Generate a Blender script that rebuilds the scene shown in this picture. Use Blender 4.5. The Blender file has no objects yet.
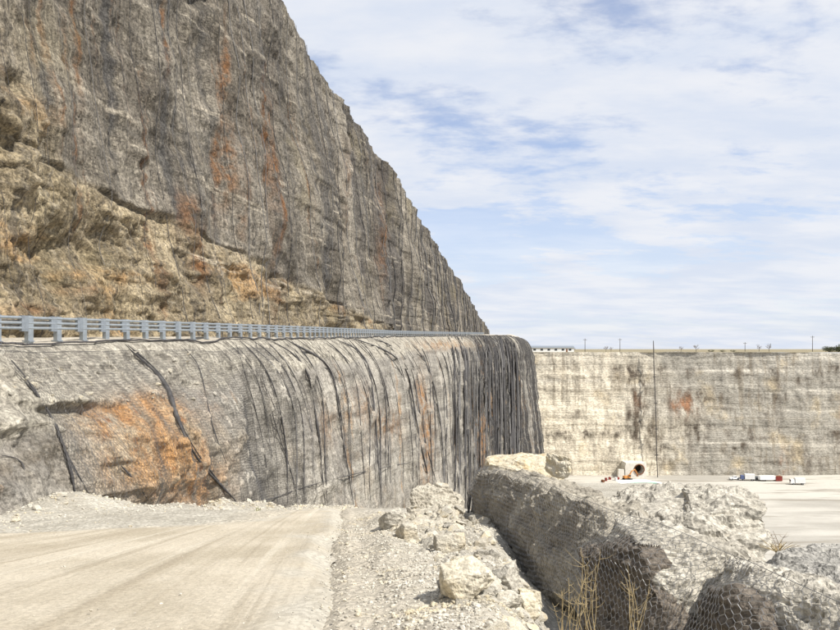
import bpy, bmesh, math, random
import numpy as np
from mathutils import Vector, Matrix
from mathutils.bvhtree import BVHTree

sc = bpy.context.scene
C = sc.collection
R = math.radians

# ------------------------------------------------------------------ camera
F = 700.0            # focal length in photo pixels (photo 840 x 630)
HZ = 349.0           # row of the horizon in the photo
cam_d = bpy.data.cameras.new('camera')
cam = bpy.data.objects.new('camera', cam_d)
C.objects.link(cam)
cam_d.sensor_width = 36
cam_d.lens = F / 840 * 36
cam_d.shift_y = (HZ - 315) / 840
cam_d.clip_start = 0.1
cam_d.clip_end = 20000
cam.location = (0, 0, 0)
cam.rotation_euler = (R(90), 0, 0)
sc.camera = cam

# ------------------------------------------------------------------ light
SUN = Vector((0.56, -0.33, 0.80)).normalized()      # direction towards the sun
sun_d = bpy.data.lights.new('sun', 'SUN')
sun_d.energy = 5.0
sun_d.angle = R(0.6)
sun_d.color = (1.0, 0.95, 0.87)
sun = bpy.data.objects.new('sun', sun_d)
C.objects.link(sun)
sun.rotation_euler = (-SUN).to_track_quat('-Z', 'Y').to_euler()
sun.location = (40, -30, 80)
sc.view_settings.view_transform = 'Standard'
sc.view_settings.look = 'None'
sc.view_settings.gamma = 1
sc.view_settings.use_curve_mapping = False
sc.view_settings.exposure = 0.32


class NT:
    """small helper to write node trees"""
    def __init__(s, tree):
        s.t = tree
        s.t.nodes.clear()

    def n(s, typ, ins=None, **kw):
        nd = s.t.nodes.new(typ)
        for k, v in kw.items():
            setattr(nd, k, v)
        for k, v in (ins or {}).items():
            if isinstance(v, bpy.types.NodeSocket):
                s.t.links.new(v, nd.inputs[k])
            else:
                nd.inputs[k].default_value = v
        return nd

    def m(s, op, a, b=0.0, c=None, clamp=False):
        d = {0: a, 1: b}
        if c is not None:
            d[2] = c
        return s.n('ShaderNodeMath', d, operation=op, use_clamp=clamp).outputs[0]

    def rng(s, v, a, b, c=0.0, d=1.0, smooth=True):
        return s.n('ShaderNodeMapRange', {0: v, 1: a, 2: b, 3: c, 4: d},
                   interpolation_type='SMOOTHSTEP' if smooth else 'LINEAR').outputs[0]

    def mix(s, f, a, b, bt='MIX'):
        nd = s.n('ShaderNodeMix', data_type='RGBA', blend_type=bt)
        for i, v in ((0, f), (6, a), (7, b)):
            if isinstance(v, bpy.types.NodeSocket):
                s.t.links.new(v, nd.inputs[i])
            else:
                nd.inputs[i].default_value = v if i == 0 else (*v[:3], 1)
        return nd.outputs[2]

    def sca(s, v, sx, sy=None, sz=None, off=(0, 0, 0)):
        sy = sx if sy is None else sy
        sz = sx if sz is None else sz
        return s.n('ShaderNodeMapping', {0: v, 1: off, 3: (sx, sy, sz)}).outputs[0]

    def noise(s, v, scale=1.0, det=6.0, ro=0.55, dist=0.0):
        return s.n('ShaderNodeTexNoise', {'Vector': v, 'Scale': scale, 'Detail': det, 'Roughness': ro, 'Distortion': dist}).outputs[0]

    def voro(s, v, scale=1.0, feature='F1', rnd=1.0):
        return s.n('ShaderNodeTexVoronoi', {'Vector': v, 'Scale': scale, 'Randomness': rnd}, feature=feature).outputs[0]

    def grain(s, c, v, scale, amt):
        """crystal-size light and dark speckle"""
        g = s.rng(s.noise(v, scale, 6, .8), .36, .64, 1 - amt, 1 + amt)
        return s.mix(1.0, c, s.n('ShaderNodeCombineXYZ', {0: g, 1: g, 2: g}).outputs[0], 'MULTIPLY')

    def attr(s, name, out=2):
        return s.n('ShaderNodeAttribute', attribute_name=name).outputs[out]


wd = bpy.data.worlds.new('World')
sc.world = wd
wd.use_nodes = True
w = NT(wd.node_tree)
sky = w.n('ShaderNodeTexSky', sky_type='NISHITA', sun_disc=False, sun_elevation=math.asin(SUN.z),
          sun_rotation=math.atan2(SUN.x, SUN.y), air_density=1.0, dust_density=0.6, ozone_density=1.6, altitude=200)
gen = w.n('ShaderNodeTexCoord').outputs['Generated']
sep = w.n('ShaderNodeSeparateXYZ', {0: gen})
zz = w.m('ADD', w.m('MAXIMUM', sep.outputs[2], 0.0), 0.16)
cv = w.n('ShaderNodeCombineXYZ', {0: w.m('DIVIDE', sep.outputs[0], zz), 1: w.m('DIVIDE', sep.outputs[1], zz), 2: 0.0}).outputs[0]
big = w.noise(w.sca(cv, 0.8, 1.0, 1, (2.2, 0.4, 0)), 1.0, 3, 0.5, 0.3)
mid = w.noise(w.sca(cv, 2.6, 3.6, 1, (0.6, 2.1, 0)), 1.0, 6, 0.58, 0.2)
fin = w.noise(w.sca(cv, 9.0, 15, 1, (1.2, 5.0, 0)), 1.0, 5, 0.6, 0.2)
den = w.m('ADD', w.m('ADD', w.m('MULTIPLY', big, 0.9), w.m('MULTIPLY', mid, 0.8)), w.m('MULTIPLY', fin, 0.4))
cov = w.rng(den, 0.80, 1.07, 0.32, 0.98)
lowhaze = w.rng(sep.outputs[2], 0.0, 0.36, 0.88, 0.22)
cov = w.m('MAXIMUM', cov, lowhaze)
thick = w.rng(w.noise(w.sca(cv, 1.7, 3.2, 1, (8, 3, 0)), 1.0, 6, 0.58), 0.36, 0.66)
ccol = w.mix(thick, (6.75, 7.35, 8.5), (8.1, 8.3, 8.8))
skyb = w.mix(1.0, sky.outputs[0], (1.5, 1.5, 1.65), 'MULTIPLY')
bgc = w.mix(cov, skyb, ccol)
bg = w.n('ShaderNodeBackground', {0: bgc, 1: 0.085})
w.t.links.new(bg.outputs[0], w.n('ShaderNodeOutputWorld').inputs[0])


# ------------------------------------------------------------------ numeric helpers
def P(px, py, Y):
    """a measured point: photo column, row and its estimated distance in metres"""
    return Vector(((px - 420) / F * Y, Y, (HZ - py) / F * Y))


def _h(ix, iy, iz, seed):
    n = (ix.astype(np.int64) * 374761393 + iy.astype(np.int64) * 668265263 + iz.astype(np.int64) * 2147483647 + seed * 974634777) & 0xffffffff
    n = ((n ^ (n >> 13)) * 1274126177) & 0xffffffff
    n = ((n ^ (n >> 16)) * 2246822519) & 0xffffffff
    return ((n ^ (n >> 15)) & 0xffff) / 32767.5 - 1.0


def vnoise(x, y, z, seed=0):
    x, y, z = np.broadcast_arrays(np.asarray(x, float), np.asarray(y, float), np.asarray(z, float))
    ix, iy, iz = np.floor(x), np.floor(y), np.floor(z)
    fx, fy, fz = x - ix, y - iy, z - iz
    ux, uy, uz = (f * f * f * (f * (f * 6 - 15) + 10) for f in (fx, fy, fz))
    r = 0
    for a in (0, 1):
        for b in (0, 1):
            for c in (0, 1):
                r = r + _h(ix + a, iy + b, iz + c, seed) * (ux if a else 1 - ux) * (uy if b else 1 - uy) * (uz if c else 1 - uz)
    return r


def fbm(x, y, z=0.0, o=5, seed=0, g=0.5):
    r, a, f = 0, 1.0, 1.0
    for k in range(o):
        r = r + a * vnoise(np.asarray(x) * f + 13.7 * k, np.asarray(y) * f + 7.3 * k, np.asarray(z) * f + 3.1 * k, seed + k)
        a *= g
        f *= 2.03
    return r


def ridged(x, y, z=0.0, o=4, seed=0):
    r, a, f = 0, 1.0, 1.0
    for k in range(o):
        r = r + a * (1 - 2 * np.abs(vnoise(np.asarray(x) * f, np.asarray(y) * f, np.asarray(z) * f, seed + k)))
        a *= 0.5
        f *= 2.1
    return r


def sst(a, b, x):
    t = np.clip((np.asarray(x, float) - a) / (b - a), 0, 1)
    return t * t * (3 - 2 * t)


def smooth1(a, k):
    p = np.pad(a, k, mode='reflect', reflect_type='odd')
    return np.convolve(p, np.ones(2 * k + 1) / (2 * k + 1), mode='valid')


# ------------------------------------------------------------------ object helpers
def tag(o, label=None, cat=None, group=None, kind=None):
    for k, v in (('label', label), ('category', cat), ('group', group), ('kind', kind)):
        if v:
            o[k] = v
    return o


def link(name, me, mat=None, parent=None):
    o = bpy.data.objects.new(name, me)
    C.objects.link(o)
    if mat and me and not me.materials:
        me.materials.append(mat)
    if parent:
        o.parent = parent
    return o


def empty(name, loc=(0, 0, 0), rz=0.0):
    o = bpy.data.objects.new(name, None)
    o.empty_display_size = 0.3
    o.location = loc
    o.rotation_euler.z = rz
    C.objects.link(o)
    return o


def np_mesh(name, co, quads, smooth=True):
    me = bpy.data.meshes.new(name)
    co = np.asarray(co, np.float32).reshape(-1, 3)
    quads = np.asarray(quads, np.int32)
    k = quads.shape[1]
    me.vertices.add(len(co))
    me.vertices.foreach_set('co', co.ravel())
    me.loops.add(quads.size)
    me.loops.foreach_set('vertex_index', quads.ravel())
    me.polygons.add(len(quads))
    me.polygons.foreach_set('loop_start', np.arange(0, quads.size, k, dtype=np.int32))
    me.polygons.foreach_set('loop_total', np.full(len(quads), k, np.int32))
    me.polygons.foreach_set('use_smooth', np.full(len(quads), smooth, bool))
    me.update(calc_edges=True)
    me.validate()
    return me


def grid_mesh(name, G, smooth=True, flip=False):
    a, b = G.shape[:2]
    i = np.arange(a - 1)[:, None] * b + np.arange(b - 1)[None, :]
    q = np.stack([i, i + b, i + b + 1, i + 1], -1).reshape(-1, 4)
    if flip:
        q = q[:, ::-1]
    return np_mesh(name, G.reshape(-1, 3), q, smooth)


def fattr(me, name, arr):
    a = me.attributes.new(name, 'FLOAT', 'POINT')
    a.data.foreach_set('value', np.asarray(arr, np.float32).ravel())


def vattr(me, name, arr):
    a = me.attributes.new(name, 'FLOAT_VECTOR', 'POINT')
    a.data.foreach_set('vector', np.asarray(arr, np.float32).ravel())


def gnormals(G):
    du = np.gradient(G, axis=0)
    dv = np.gradient(G, axis=1)
    n = np.cross(dv, du)
    return n / (np.linalg.norm(n, axis=-1, keepdims=True) + 1e-9)


def tube_arrays(pts, rad, sides=5):
    """a swept tube along a polyline; returns verts, quads"""
    p = np.asarray(pts, float)
    n = len(p)
    rad = np.broadcast_to(np.asarray(rad, float), (n,))
    t = np.gradient(p, axis=0)
    t /= np.linalg.norm(t, axis=1, keepdims=True) + 1e-9
    ref = np.where(np.abs(t[:, 2:3]) > 0.9, np.array([[1.0, 0, 0]]), np.array([[0, 0, 1.0]]))
    a = np.cross(t, ref)
    a /= np.linalg.norm(a, axis=1, keepdims=True) + 1e-9
    b = np.cross(t, a)
    ang = np.arange(sides) / sides * 2 * math.pi
    v = p[:, None] + rad[:, None, None] * (np.cos(ang)[None, :, None] * a[:, None] + np.sin(ang)[None, :, None] * b[:, None])
    i = np.arange(n - 1)[:, None] * sides
    k = np.arange(sides)[None]
    k2 = (k + 1) % sides
    q = np.stack([i + k, i + k2, i + sides + k2, i + sides + k], -1).reshape(-1, 4)
    return v.reshape(-1, 3), q


class MB:
    """collects quads into one mesh"""
    def __init__(s):
        s.v, s.q, s.n = [], [], 0

    def add(s, v, q):
        s.v.append(np.asarray(v, float))
        s.q.append(np.asarray(q) + s.n)
        s.n += len(v)
        return s

    def tube(s, pts, rad, sides=5):
        return s.add(*tube_arrays(pts, rad, sides))

    def box(s, c, d, rz=0.0, taper=1.0):
        x, y, z = (k / 2 for k in d)
        v = np.array([(a * x * (taper if k > 0 else 1), b * y * (taper if k > 0 else 1), k * z) for k in (-1, 1) for a, b in ((-1, -1), (1, -1), (1, 1), (-1, 1))])
        ca, sa = math.cos(rz), math.sin(rz)
        v = v @ np.array([[ca, sa, 0], [-sa, ca, 0], [0, 0, 1]]) + np.asarray(c)
        return s.add(v, [(3, 2, 1, 0), (4, 5, 6, 7), (0, 1, 5, 4), (1, 2, 6, 5), (2, 3, 7, 6), (3, 0, 4, 7)])

    def cyl(s, a, b, r, sides=12, r2=None):
        v, q = tube_arrays([a, b], [r, r if r2 is None else r2], sides)
        s.add(v, q)
        for e in (0, 1):                       # caps as fans of quads
            ring = list(range(e * sides, e * sides + sides))
            for k in range(1, sides - 2, 2):
                f = (ring[0], ring[k], ring[k + 1], ring[k + 2])
                s.q.append(np.array([f if e else f[::-1]]) + s.n - len(v))
        return s

    def build(s, name, mat, parent=None, smooth=False):
        me = np_mesh(name, np.concatenate(s.v), np.concatenate(s.q), smooth)
        return link(name, me, mat, parent)


def wires(pts, edges, r, name):
    """thin three-sided wires for a list of edges"""
    a, b = pts[edges[:, 0]], pts[edges[:, 1]]
    t = b - a
    t /= np.linalg.norm(t, axis=1, keepdims=True) + 1e-9
    ref = np.where(np.abs(t[:, 2:3]) > 0.8, np.array([[1.0, 0, 0]]), np.array([[0, 0, 1.0]]))
    u = np.cross(t, ref)
    u /= np.linalg.norm(u, axis=1, keepdims=True)
    v = np.cross(t, u)
    co = []
    for e in (a, b):
        for k in range(3):
            an = k * 2 * math.pi / 3
            co.append(e + r * (math.cos(an) * u + math.sin(an) * v))
    co = np.stack(co, 1)
    i = np.arange(len(a))[:, None] * 6
    q = np.concatenate([i + np.array([[k, (k + 1) % 3, 3 + (k + 1) % 3, 3 + k]]) for k in range(3)])
    return np_mesh(name, co.reshape(-1, 3), q, False)


# ------------------------------------------------------------------ materials
def new_mat(name):
    m = bpy.data.materials.new(name)
    m.use_nodes = True
    return m, NT(m.node_tree)


def finish(m, t, col, rough=0.9, height=None, dist=0.1, strength=1.0, metal=0.0, spec=0.3):
    b = t.n('ShaderNodeBsdfPrincipled', {'Base Color': col if isinstance(col, bpy.types.NodeSocket) else (*col, 1),
                                        'Roughness': rough, 'Metallic': metal, 'Specular IOR Level': spec})
    if height is not None:
        bp = t.n('ShaderNodeBump', {'Strength': strength, 'Distance': dist, 'Height': height})
        t.t.links.new(bp.outputs[0], b.inputs['Normal'])
    t.t.links.new(b.outputs[0], t.n('ShaderNodeOutputMaterial').inputs[0])
    return m


def plain(name, col, rough=0.6, metal=0.0, var=0.15, scale=8.0, spec=0.4):
    m, t = new_mat(name)
    o = t.n('ShaderNodeTexCoord').outputs['Object']
    nz = t.rng(t.noise(o, scale, 6), 0.3, 0.7, 1 - var, 1 + var)
    c = t.mix(1.0, col, t.n('ShaderNodeCombineXYZ', {0: nz, 1: nz, 2: nz}).outputs[0], 'MULTIPLY')
    return finish(m, t, c, rough, t.noise(o, scale * 3, 4), 0.005, 0.4, metal, spec)


def mat_upper():
    m, t = new_mat('upper_cliff_rock')
    r = t.attr('ruv', 1)
    o = t.n('ShaderNodeTexCoord').outputs['Object']
    wob = t.n('ShaderNodeVectorMath', {0: r, 1: t.n('ShaderNodeVectorMath', {0: t.n('ShaderNodeTexNoise', {'Vector': t.sca(r, .12), 'Detail': 3}).outputs[1], 1: (1.6, 0, 0)}, operation='MULTIPLY').outputs[0]}, operation='ADD').outputs[0]
    low = t.attr('low')
    nb = t.noise(t.sca(r, .07, .09, 1), 1, 5)
    c = t.mix(t.rng(nb, .35, .65), (.098, .084, .065), (.205, .182, .146))
    # bedding, slightly dipping
    bed = t.noise(t.sca(r, .02, .55, 1), 1, 7, .6)
    c = t.mix(t.rng(bed, .5, .68, 0, .55), c, (.31, .275, .22))
    c = t.mix(t.rng(bed, .46, .32, 0, .45), c, (.105, .10, .09))
    # lower tan zone
    tan = t.mix(t.rng(t.noise(t.sca(r, .25, .3, 1), 1, 7, .6), .35, .65), (.15, .118, .072), (.36, .295, .19))
    tan = t.mix(t.rng(t.noise(t.sca(r, .1, .18, 1, (9, 4, 0)), 1, 6, .6), .53, .66, 0, .8), tan, (.37, .215, .085))
    c = t.mix(t.m('MULTIPLY', low, .9), c, tan)
    # mineral mottling
    fn = t.noise(o, 1.4, 11, .72)
    c = t.mix(t.rng(fn, .53, .66, 0, .6), c, (.31, .275, .215))
    c = t.mix(t.rng(fn, .47, .34, 0, .75), c, (.06, .052, .045))
    st3 = t.noise(t.sca(wob, .11, .008, 1, (2, 0, 0)), 1, 7, .66)
    c = t.mix(t.m('MULTIPLY', t.rng(st3, .47, .58, 0, .8), t.attr('far')), c, (.066, .06, .055))
    c = t.mix(t.m('MULTIPLY', t.rng(st3, .47, .38, 0, .45), t.attr('far')), c, (.27, .245, .205))
    # vertical stains
    st = t.noise(t.sca(wob, .55, .018, 1), 1, 8, .62)
    c = t.mix(t.m('MULTIPLY', t.rng(st, .51, .66, 0, .78), t.rng(low, 0, 1, 1, .45)), c, (.062, .06, .058))
    st2 = t.noise(t.sca(wob, 1.9, .03, 1, (7, 0, 0)), 1, 5, .6)
    c = t.mix(t.rng(st2, .53, .66, 0, .6), c, (.06, .055, .05))
    c = t.mix(t.rng(st2, .45, .33, 0, .28), c, (.33, .30, .25))
    # rust
    ru = t.noise(t.sca(wob, .5, .02, 1, (31, 0, 0)), 1, 7, .66)
    ruA = t.m('ADD', t.rng(ru, .58, .68, 0, .75), t.attr('rust'), clamp=True)
    ruf = t.m('MULTIPLY', ruA, t.rng(t.noise(o, .7, 8, .65), .35, .6))
    c = t.mix(ruf, c, (.15, .072, .03))
    pit = t.noise(o, 2.6, 6, .6)
    c = t.mix(t.rng(pit, .38, .30, 0, .9), c, (.03, .026, .022))
    ln = t.noise(t.sca(r, .03, .9, 1, (0, 7, 0)), 1, 5, .5)
    c = t.mix(t.m('MULTIPLY', t.rng(ln, .60, .66, 0, .6), t.rng(t.noise(t.sca(r, .2), 1, 3), .4, .6)), c, (.42, .37, .29))
    olive = t.noise(t.sca(r, .09, .07, 1, (3, 55, 0)), 1, 6, .6)
    c = t.mix(t.rng(olive, .54, .68, 0, .3), c, (.20, .165, .09))
    c = t.grain(c, o, 4.0, .5)
    c = t.grain(c, t.sca(r, 3.2, .12, 1), 1.0, .32)
    h = t.m('ADD', t.m('MULTIPLY', t.noise(o, 1.3, 10, .62), 1.0), t.m('MULTIPLY', t.noise(t.sca(r, 1.6, .10, 1), 1, 7, .65), .8))
    h = t.m('ADD', h, t.m('MULTIPLY', t.noise(t.sca(r, .25, 1.6, 1), 1, 6), .2))
    return finish(m, t, c, .95, h, .42, 1.0)


def mat_lower():
    m, t = new_mat('lower_cliff_rock')
    r = t.attr('ruv', 1)
    o = t.n('ShaderNodeTexCoord').outputs['Object']
    wob = t.n('ShaderNodeVectorMath', {0: r, 1: t.n('ShaderNodeVectorMath', {0: t.n('ShaderNodeTexNoise', {'Vector': t.sca(r, .15), 'Detail': 3}).outputs[1], 1: (1.2, 0, 0)}, operation='MULTIPLY').outputs[0]}, operation='ADD').outputs[0]
    soil = t.attr('soil')
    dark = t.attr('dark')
    nb = t.noise(t.sca(r, .12, .25, 1), 1, 6)
    c = t.mix(t.rng(nb, .32, .66), (.19, .175, .152), (.34, .316, .272))
    bed = t.noise(t.sca(r, .03, .75, 1), 1, 7, .6)
    c = t.mix(t.rng(bed, .52, .66, 0, .5), c, (.40, .375, .32))
    c = t.mix(t.rng(bed, .47, .35, 0, .65), c, (.125, .115, .10))
    sl = t.mix(t.rng(t.noise(o, 2.2, 9, .65), .36, .62), (.22, .20, .165), (.40, .37, .305))
    c = t.mix(soil, c, sl)
    st = t.noise(t.sca(wob, .42, .025, 1), 1, 8, .6)
    c = t.mix(t.m('MULTIPLY', t.rng(st, .53, .68, 0, .6), t.rng(soil, 0, 1, 1, .2)), c, (.10, .095, .09))
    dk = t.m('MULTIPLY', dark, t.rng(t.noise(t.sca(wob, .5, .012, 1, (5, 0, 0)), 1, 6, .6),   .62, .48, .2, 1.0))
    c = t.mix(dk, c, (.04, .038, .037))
    fn = t.noise(o, 2.4, 10, .68)
    c = t.mix(t.rng(fn, .44, .31, 0, .6), c, (.09, .078, .064))
    c = t.mix(t.rng(fn, .55, .68, 0, .4), c, (.46, .425, .35))
    sp = t.rng(t.noise(o, 5.0, 8, .75), .42, .34, 0, .85)
    c = t.mix(t.m('MULTIPLY', sp, t.rng(soil, 0, 1, .3, 1)), c, (.06, .05, .04))
    on = t.rng(t.noise(o, .75, 8, .65), .36, .6)
    c = t.mix(t.m('MULTIPLY', t.attr('brown'), t.rng(t.noise(o, 1.3, 8, .7), .40, .58, .2, .85)), c, (.10, .082, .06))
    c = t.mix(t.m('MULTIPLY', t.attr('bulge'), .75), c, t.mix(t.rng(t.noise(o, .9, 8, .65), .36, .62), (.28, .19, .10), (.50, .385, .24)))
    c = t.mix(t.m('MULTIPLY', t.attr('orange'), on), c, (.41, .22, .085))
    c = t.mix(t.m('MULTIPLY', t.attr('orange'), t.rng(t.noise(o, 1.6, 8, .7), .54, .66)), c, (.25, .10, .033))
    ru = t.rng(t.noise(t.sca(wob, .35, .035, 1, (17, 0, 0)), 1, 7, .62), .57, .68, 0, .8)
    c = t.mix(t.m('MULTIPLY', ru, t.m('MULTIPLY', on, t.rng(soil, 0, 1, 1, 0))), c, (.37, .225, .11))
    c = t.mix(t.m('MULTIPLY', t.attr('rust'), on), c, (.26, .14, .06))
    c = t.grain(c, o, 7.0, .42)
    c = t.grain(c, t.sca(r, 1.4, .06, 1), 1.0, .28)
    h = t.m('ADD', t.noise(o, 2.0, 10, .64), t.m('MULTIPLY', t.noise(t.sca(r, .5, 3.0, 1), 1, 6), .5))
    return finish(m, t, c, .95, h, .32, .85)


def mat_far():
    m, t = new_mat('far_cliff_rock')
    r = t.attr('ruv', 1)
    o = t.n('ShaderNodeTexCoord').outputs['Object']
    g = t.attr('grey')
    c = t.mix(g, (.70, .63, .50), (.36, .335, .285))
    bed = t.noise(t.sca(r, .006, .22, 1), 1, 8, .62)
    c = t.mix(t.rng(bed, .53, .66, 0, .6), c, (.70, .65, .55))
    c = t.mix(t.rng(bed, .46, .34, 0, .4), c, (.34, .30, .235))
    b2 = t.noise(t.sca(r, .01, 1.3, 1, (4, 0, 0)), 1, 4, .5)
    c = t.mix(t.rng(b2, .60, .70, 0, .3), c, (.27, .235, .185))
    pt = t.noise(t.sca(r, .055, .045, 1), 1, 7, .6)
    c = t.mix(t.rng(pt, .54, .70, 0, .55), c, (.55, .43, .25))
    st = t.noise(t.sca(r, .16, .02, 1), 1, 8, .6)
    c = t.mix(t.rng(st, .53, .70, 0, .7), c, (.20, .18, .15))
    ed = t.rng(t.noise(t.sca(r, .25, .12, 1), 1, 7, .65), .38, .62)
    c = t.mix(t.m('MULTIPLY', t.attr('stain'), ed), c, (.10, .08, .06))
    c = t.mix(t.m('MULTIPLY', t.attr('rust'), ed), c, (.30, .155, .085))
    fn = t.noise(o, .45, 9, .65)
    c = t.mix(t.rng(fn, .44, .30, 0, .45), c, (.20, .175, .14))
    vs_ = t.m('MULTIPLY', t.rng(t.noise(t.sca(r, .35, .03, 1, (3, 9, 0)), 1, 7, .65), .50, .62), t.rng(t.noise(t.sca(r, .03, .06, 1, (3, 2, 0)), 1, 4, .6), .42, .58))
    c = t.mix(t.m('MULTIPLY', vs_, .6), c, (.20, .165, .12))
    c = t.grain(c, t.sca(r, .8, 1.6, 1), 1.0, .38)
    h = t.m('ADD', t.noise(o, .35, 9, .62), t.m('MULTIPLY', t.noise(t.sca(r, .05, 1.1, 1), 1, 5), .7))
    return finish(m, t, c, .95, h, .7, .6)


def mat_rock(name, dark, mid, light, scale=1.0, warm=None, bump=.06, crack=.45):
    m, t = new_mat(name)
    tc = t.n('ShaderNodeTexCoord').outputs['Object']
    rnd = t.n('ShaderNodeObjectInfo').outputs['Random']
    o = t.n('ShaderNodeVectorMath', {0: tc, 1: t.n('ShaderNodeCombineXYZ', {0: t.m('MULTIPLY', rnd, 37.0), 1: rnd, 2: t.m('MULTIPLY', rnd, 11.0)}).outputs[0]}, operation='ADD').outputs[0]
    c = t.mix(t.rng(t.noise(o, .9 * scale, 8, .62), .34, .66), mid, light)
    c = t.mix(t.rng(t.noise(o, 3.2 * scale, 9, .7), .47, .32, 0, .75), c, dark)
    c = t.mix(t.rng(t.noise(t.sca(o, .7, .7, 3.2), 1.6 * scale, 6, .6), .56, .68, 0, .4), c, dark)
    if warm:
        c = t.mix(t.rng(t.noise(o, .7 * scale, 6, .6), .5, .66, 0, .75), c, warm)
    c = t.mix(t.rng(rnd, 0, 1, 0, .25, False), c, light)
    cr = t.rng(t.voro(t.n('ShaderNodeVectorMath', {0: o, 1: t.n('ShaderNodeTexNoise', {'Vector': o, 'Scale': 2.0 * scale, 'Detail': 4}).outputs[1]}, operation='ADD').outputs[0], 1.3 * scale, 'DISTANCE_TO_EDGE'), 0, .05, 0, 1)
    cm = t.rng(t.noise(o, .8 * scale, 3), .46, .6)
    c = t.mix(t.m('MULTIPLY', t.rng(cr, 1, 0, 0, crack), cm), c, dark)
    c = t.grain(c, o, 11 * scale, .35)
    h = t.m('ADD', t.noise(o, 3.0 * scale, 10, .65), t.m('MULTIPLY', t.m('MULTIPLY', cr, cm), .35 * crack))
    return finish(m, t, c, .95, h, bump / scale, .9)


def mat_gravel(name, a, b, d, scale=1.0, bump=.05):
    m, t = new_mat(name)
    o = t.n('ShaderNodeTexCoord').outputs['Object']
    c = t.mix(t.rng(t.noise(o, .5 * scale, 8, .6), .35, .65), a, b)
    st = t.voro(o, 9 * scale)
    c = t.mix(t.m('MULTIPLY', t.attr('dust'), .8), c, (.56, .50, .40))
    c = t.mix(t.rng(st, .32, .65, 0, .45), c, d)
    c = t.mix(t.rng(t.noise(o, 6 * scale, 8, .7), .46, .3, 0, .6), c, d)
    h = t.m('ADD', t.m('MULTIPLY', st, -1.0), t.noise(o, 14 * scale, 6, .7))
    return finish(m, t, c, .97, h, bump, .8)


def mat_road():
    m, t = new_mat('road_dust')
    r = t.attr('ruv', 1)
    o = t.n('ShaderNodeTexCoord').outputs['Object']
    c = t.mix(t.rng(t.noise(o, .35, 8, .6), .35, .65), (.40, .35, .265), (.52, .465, .37))
    tr = t.noise(t.sca(r, 2.0, .05, 1), 1, 7, .6, .2)
    c = t.mix(t.rng(tr, .51, .66, 0, .6), c, (.30, .255, .185))
    c = t.mix(t.rng(tr, .46, .34, 0, .5), c, (.60, .555, .46))
    tb = t.noise(t.sca(r, .55, .03, 1, (3.3, 0, 0)), 1, 4, .5, .3)
    c = t.mix(t.rng(tb, .53, .62, 0, .5), c, (.36, .31, .23))
    c = t.mix(t.rng(t.noise(o, 9, 8, .75), .45, .3, 0, .5), c, (.33, .285, .22))
    c = t.grain(c, o, 16.0, .16)
    vg = t.mix(t.rng(t.voro(o, 9), .32, .65, 0, .45), (.50, .465, .39), (.27, .245, .20))
    c = t.mix(t.attr('verge'), c, vg)
    h = t.m('ADD', t.noise(o, 10, 8, .7), t.m('MULTIPLY', tr, 1.2))
    return finish(m, t, c, .97, h, .045, .8)


M_up, M_low, M_far, M_road = mat_upper(), mat_lower(), mat_far(), mat_road()
M_ground = mat_gravel('crushed_limestone', (.38, .353, .295), (.52, .49, .42), (.23, .21, .17))
M_bench = mat_gravel('bench_gravel', (.42, .38, .31), (.56, .52, .44), (.24, .21, .17))
M_shade = mat_rock('shaded_flank_rock', (.035, .029, .024), (.09, .076, .062), (.17, .145, .118), 1.3, bump=.08)  # shade of the netted rocks' flanks, put into the rock colour
M_mid = mat_rock('netted_limestone', (.08, .069, .054), (.21, .188, .152), (.36, .33, .27), 1.2, bump=.07)
M_grey = mat_rock('grey_limestone', (.15, .135, .11), (.335, .31, .26), (.47, .44, .375), 1.0, bump=.07)
M_dgrey = mat_rock('slate_grey_limestone', (.13, .125, .115), (.26, .25, .225), (.37, .355, .32), .9, bump=.07)
M_tan = mat_rock('tan_limestone', (.22, .18, .12), (.44, .385, .28), (.56, .51, .40), 1.0, (.47, .35, .19), .05)
M_pale = mat_rock('pale_limestone', (.23, .205, .165), (.40, .37, .31), (.52, .49, .42), 1.6, (.52, .44, .29), .03, 0.0)
M_heap = mat_rock('rubble_limestone', (.15, .13, .10), (.32, .29, .235), (.46, .425, .35), 1.8, (.46, .38, .25), .05, .2)
M_yel = mat_rock('cream_limestone', (.26, .22, .155), (.46, .41, .31), (.56, .52, .43), 1.5, (.56, .46, .28), .03, 0.0)
M_galv = plain('galvanized_steel', (.34, .375, .40), .42, .55, .12, 5)
M_galvd = plain('weathered_galvanized_steel', (.27, .30, .33), .5, .5, .15, 5)
M_cable = plain('dark_steel_cable', (.06, .055, .055), .7, .3, .25, 3)
M_fold = plain('bunched_dark_wire_mesh', (.065, .062, .062), .85, .1, .35, 4)
M_foldg = plain('bunched_grey_wire_mesh', (.14, .135, .13), .85, .1, .3, 4)
M_wire = plain('weathered_wire', (.13, .125, .12), .6, .4, .2, 5)
M_wiren = plain('galvanized_wire', (.36, .36, .36), .6, .9, .2, 5)


def mat_floor():
    m, t = new_mat('quarry_floor_dust')
    o = t.n('ShaderNodeTexCoord').outputs['Object']
    c = t.mix(t.rng(t.noise(t.sca(o, .012, .04, 1), 1, 7, .6), .38, .62), (.34, .32, .28), (.49, .465, .41))
    c = t.mix(t.rng(t.noise(t.sca(o, .02, .16, 1, (9, 3, 0)), 1, 6, .6), .53, .64, 0, .8), c, (.25, .225, .185))
    c = t.mix(t.rng(t.noise(o, .4, 8, .7), .44, .3, 0, .4), c, (.36, .33, .27))
    return finish(m, t, c, .95, t.noise(o, .5, 8, .65), .3, .6)


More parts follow.
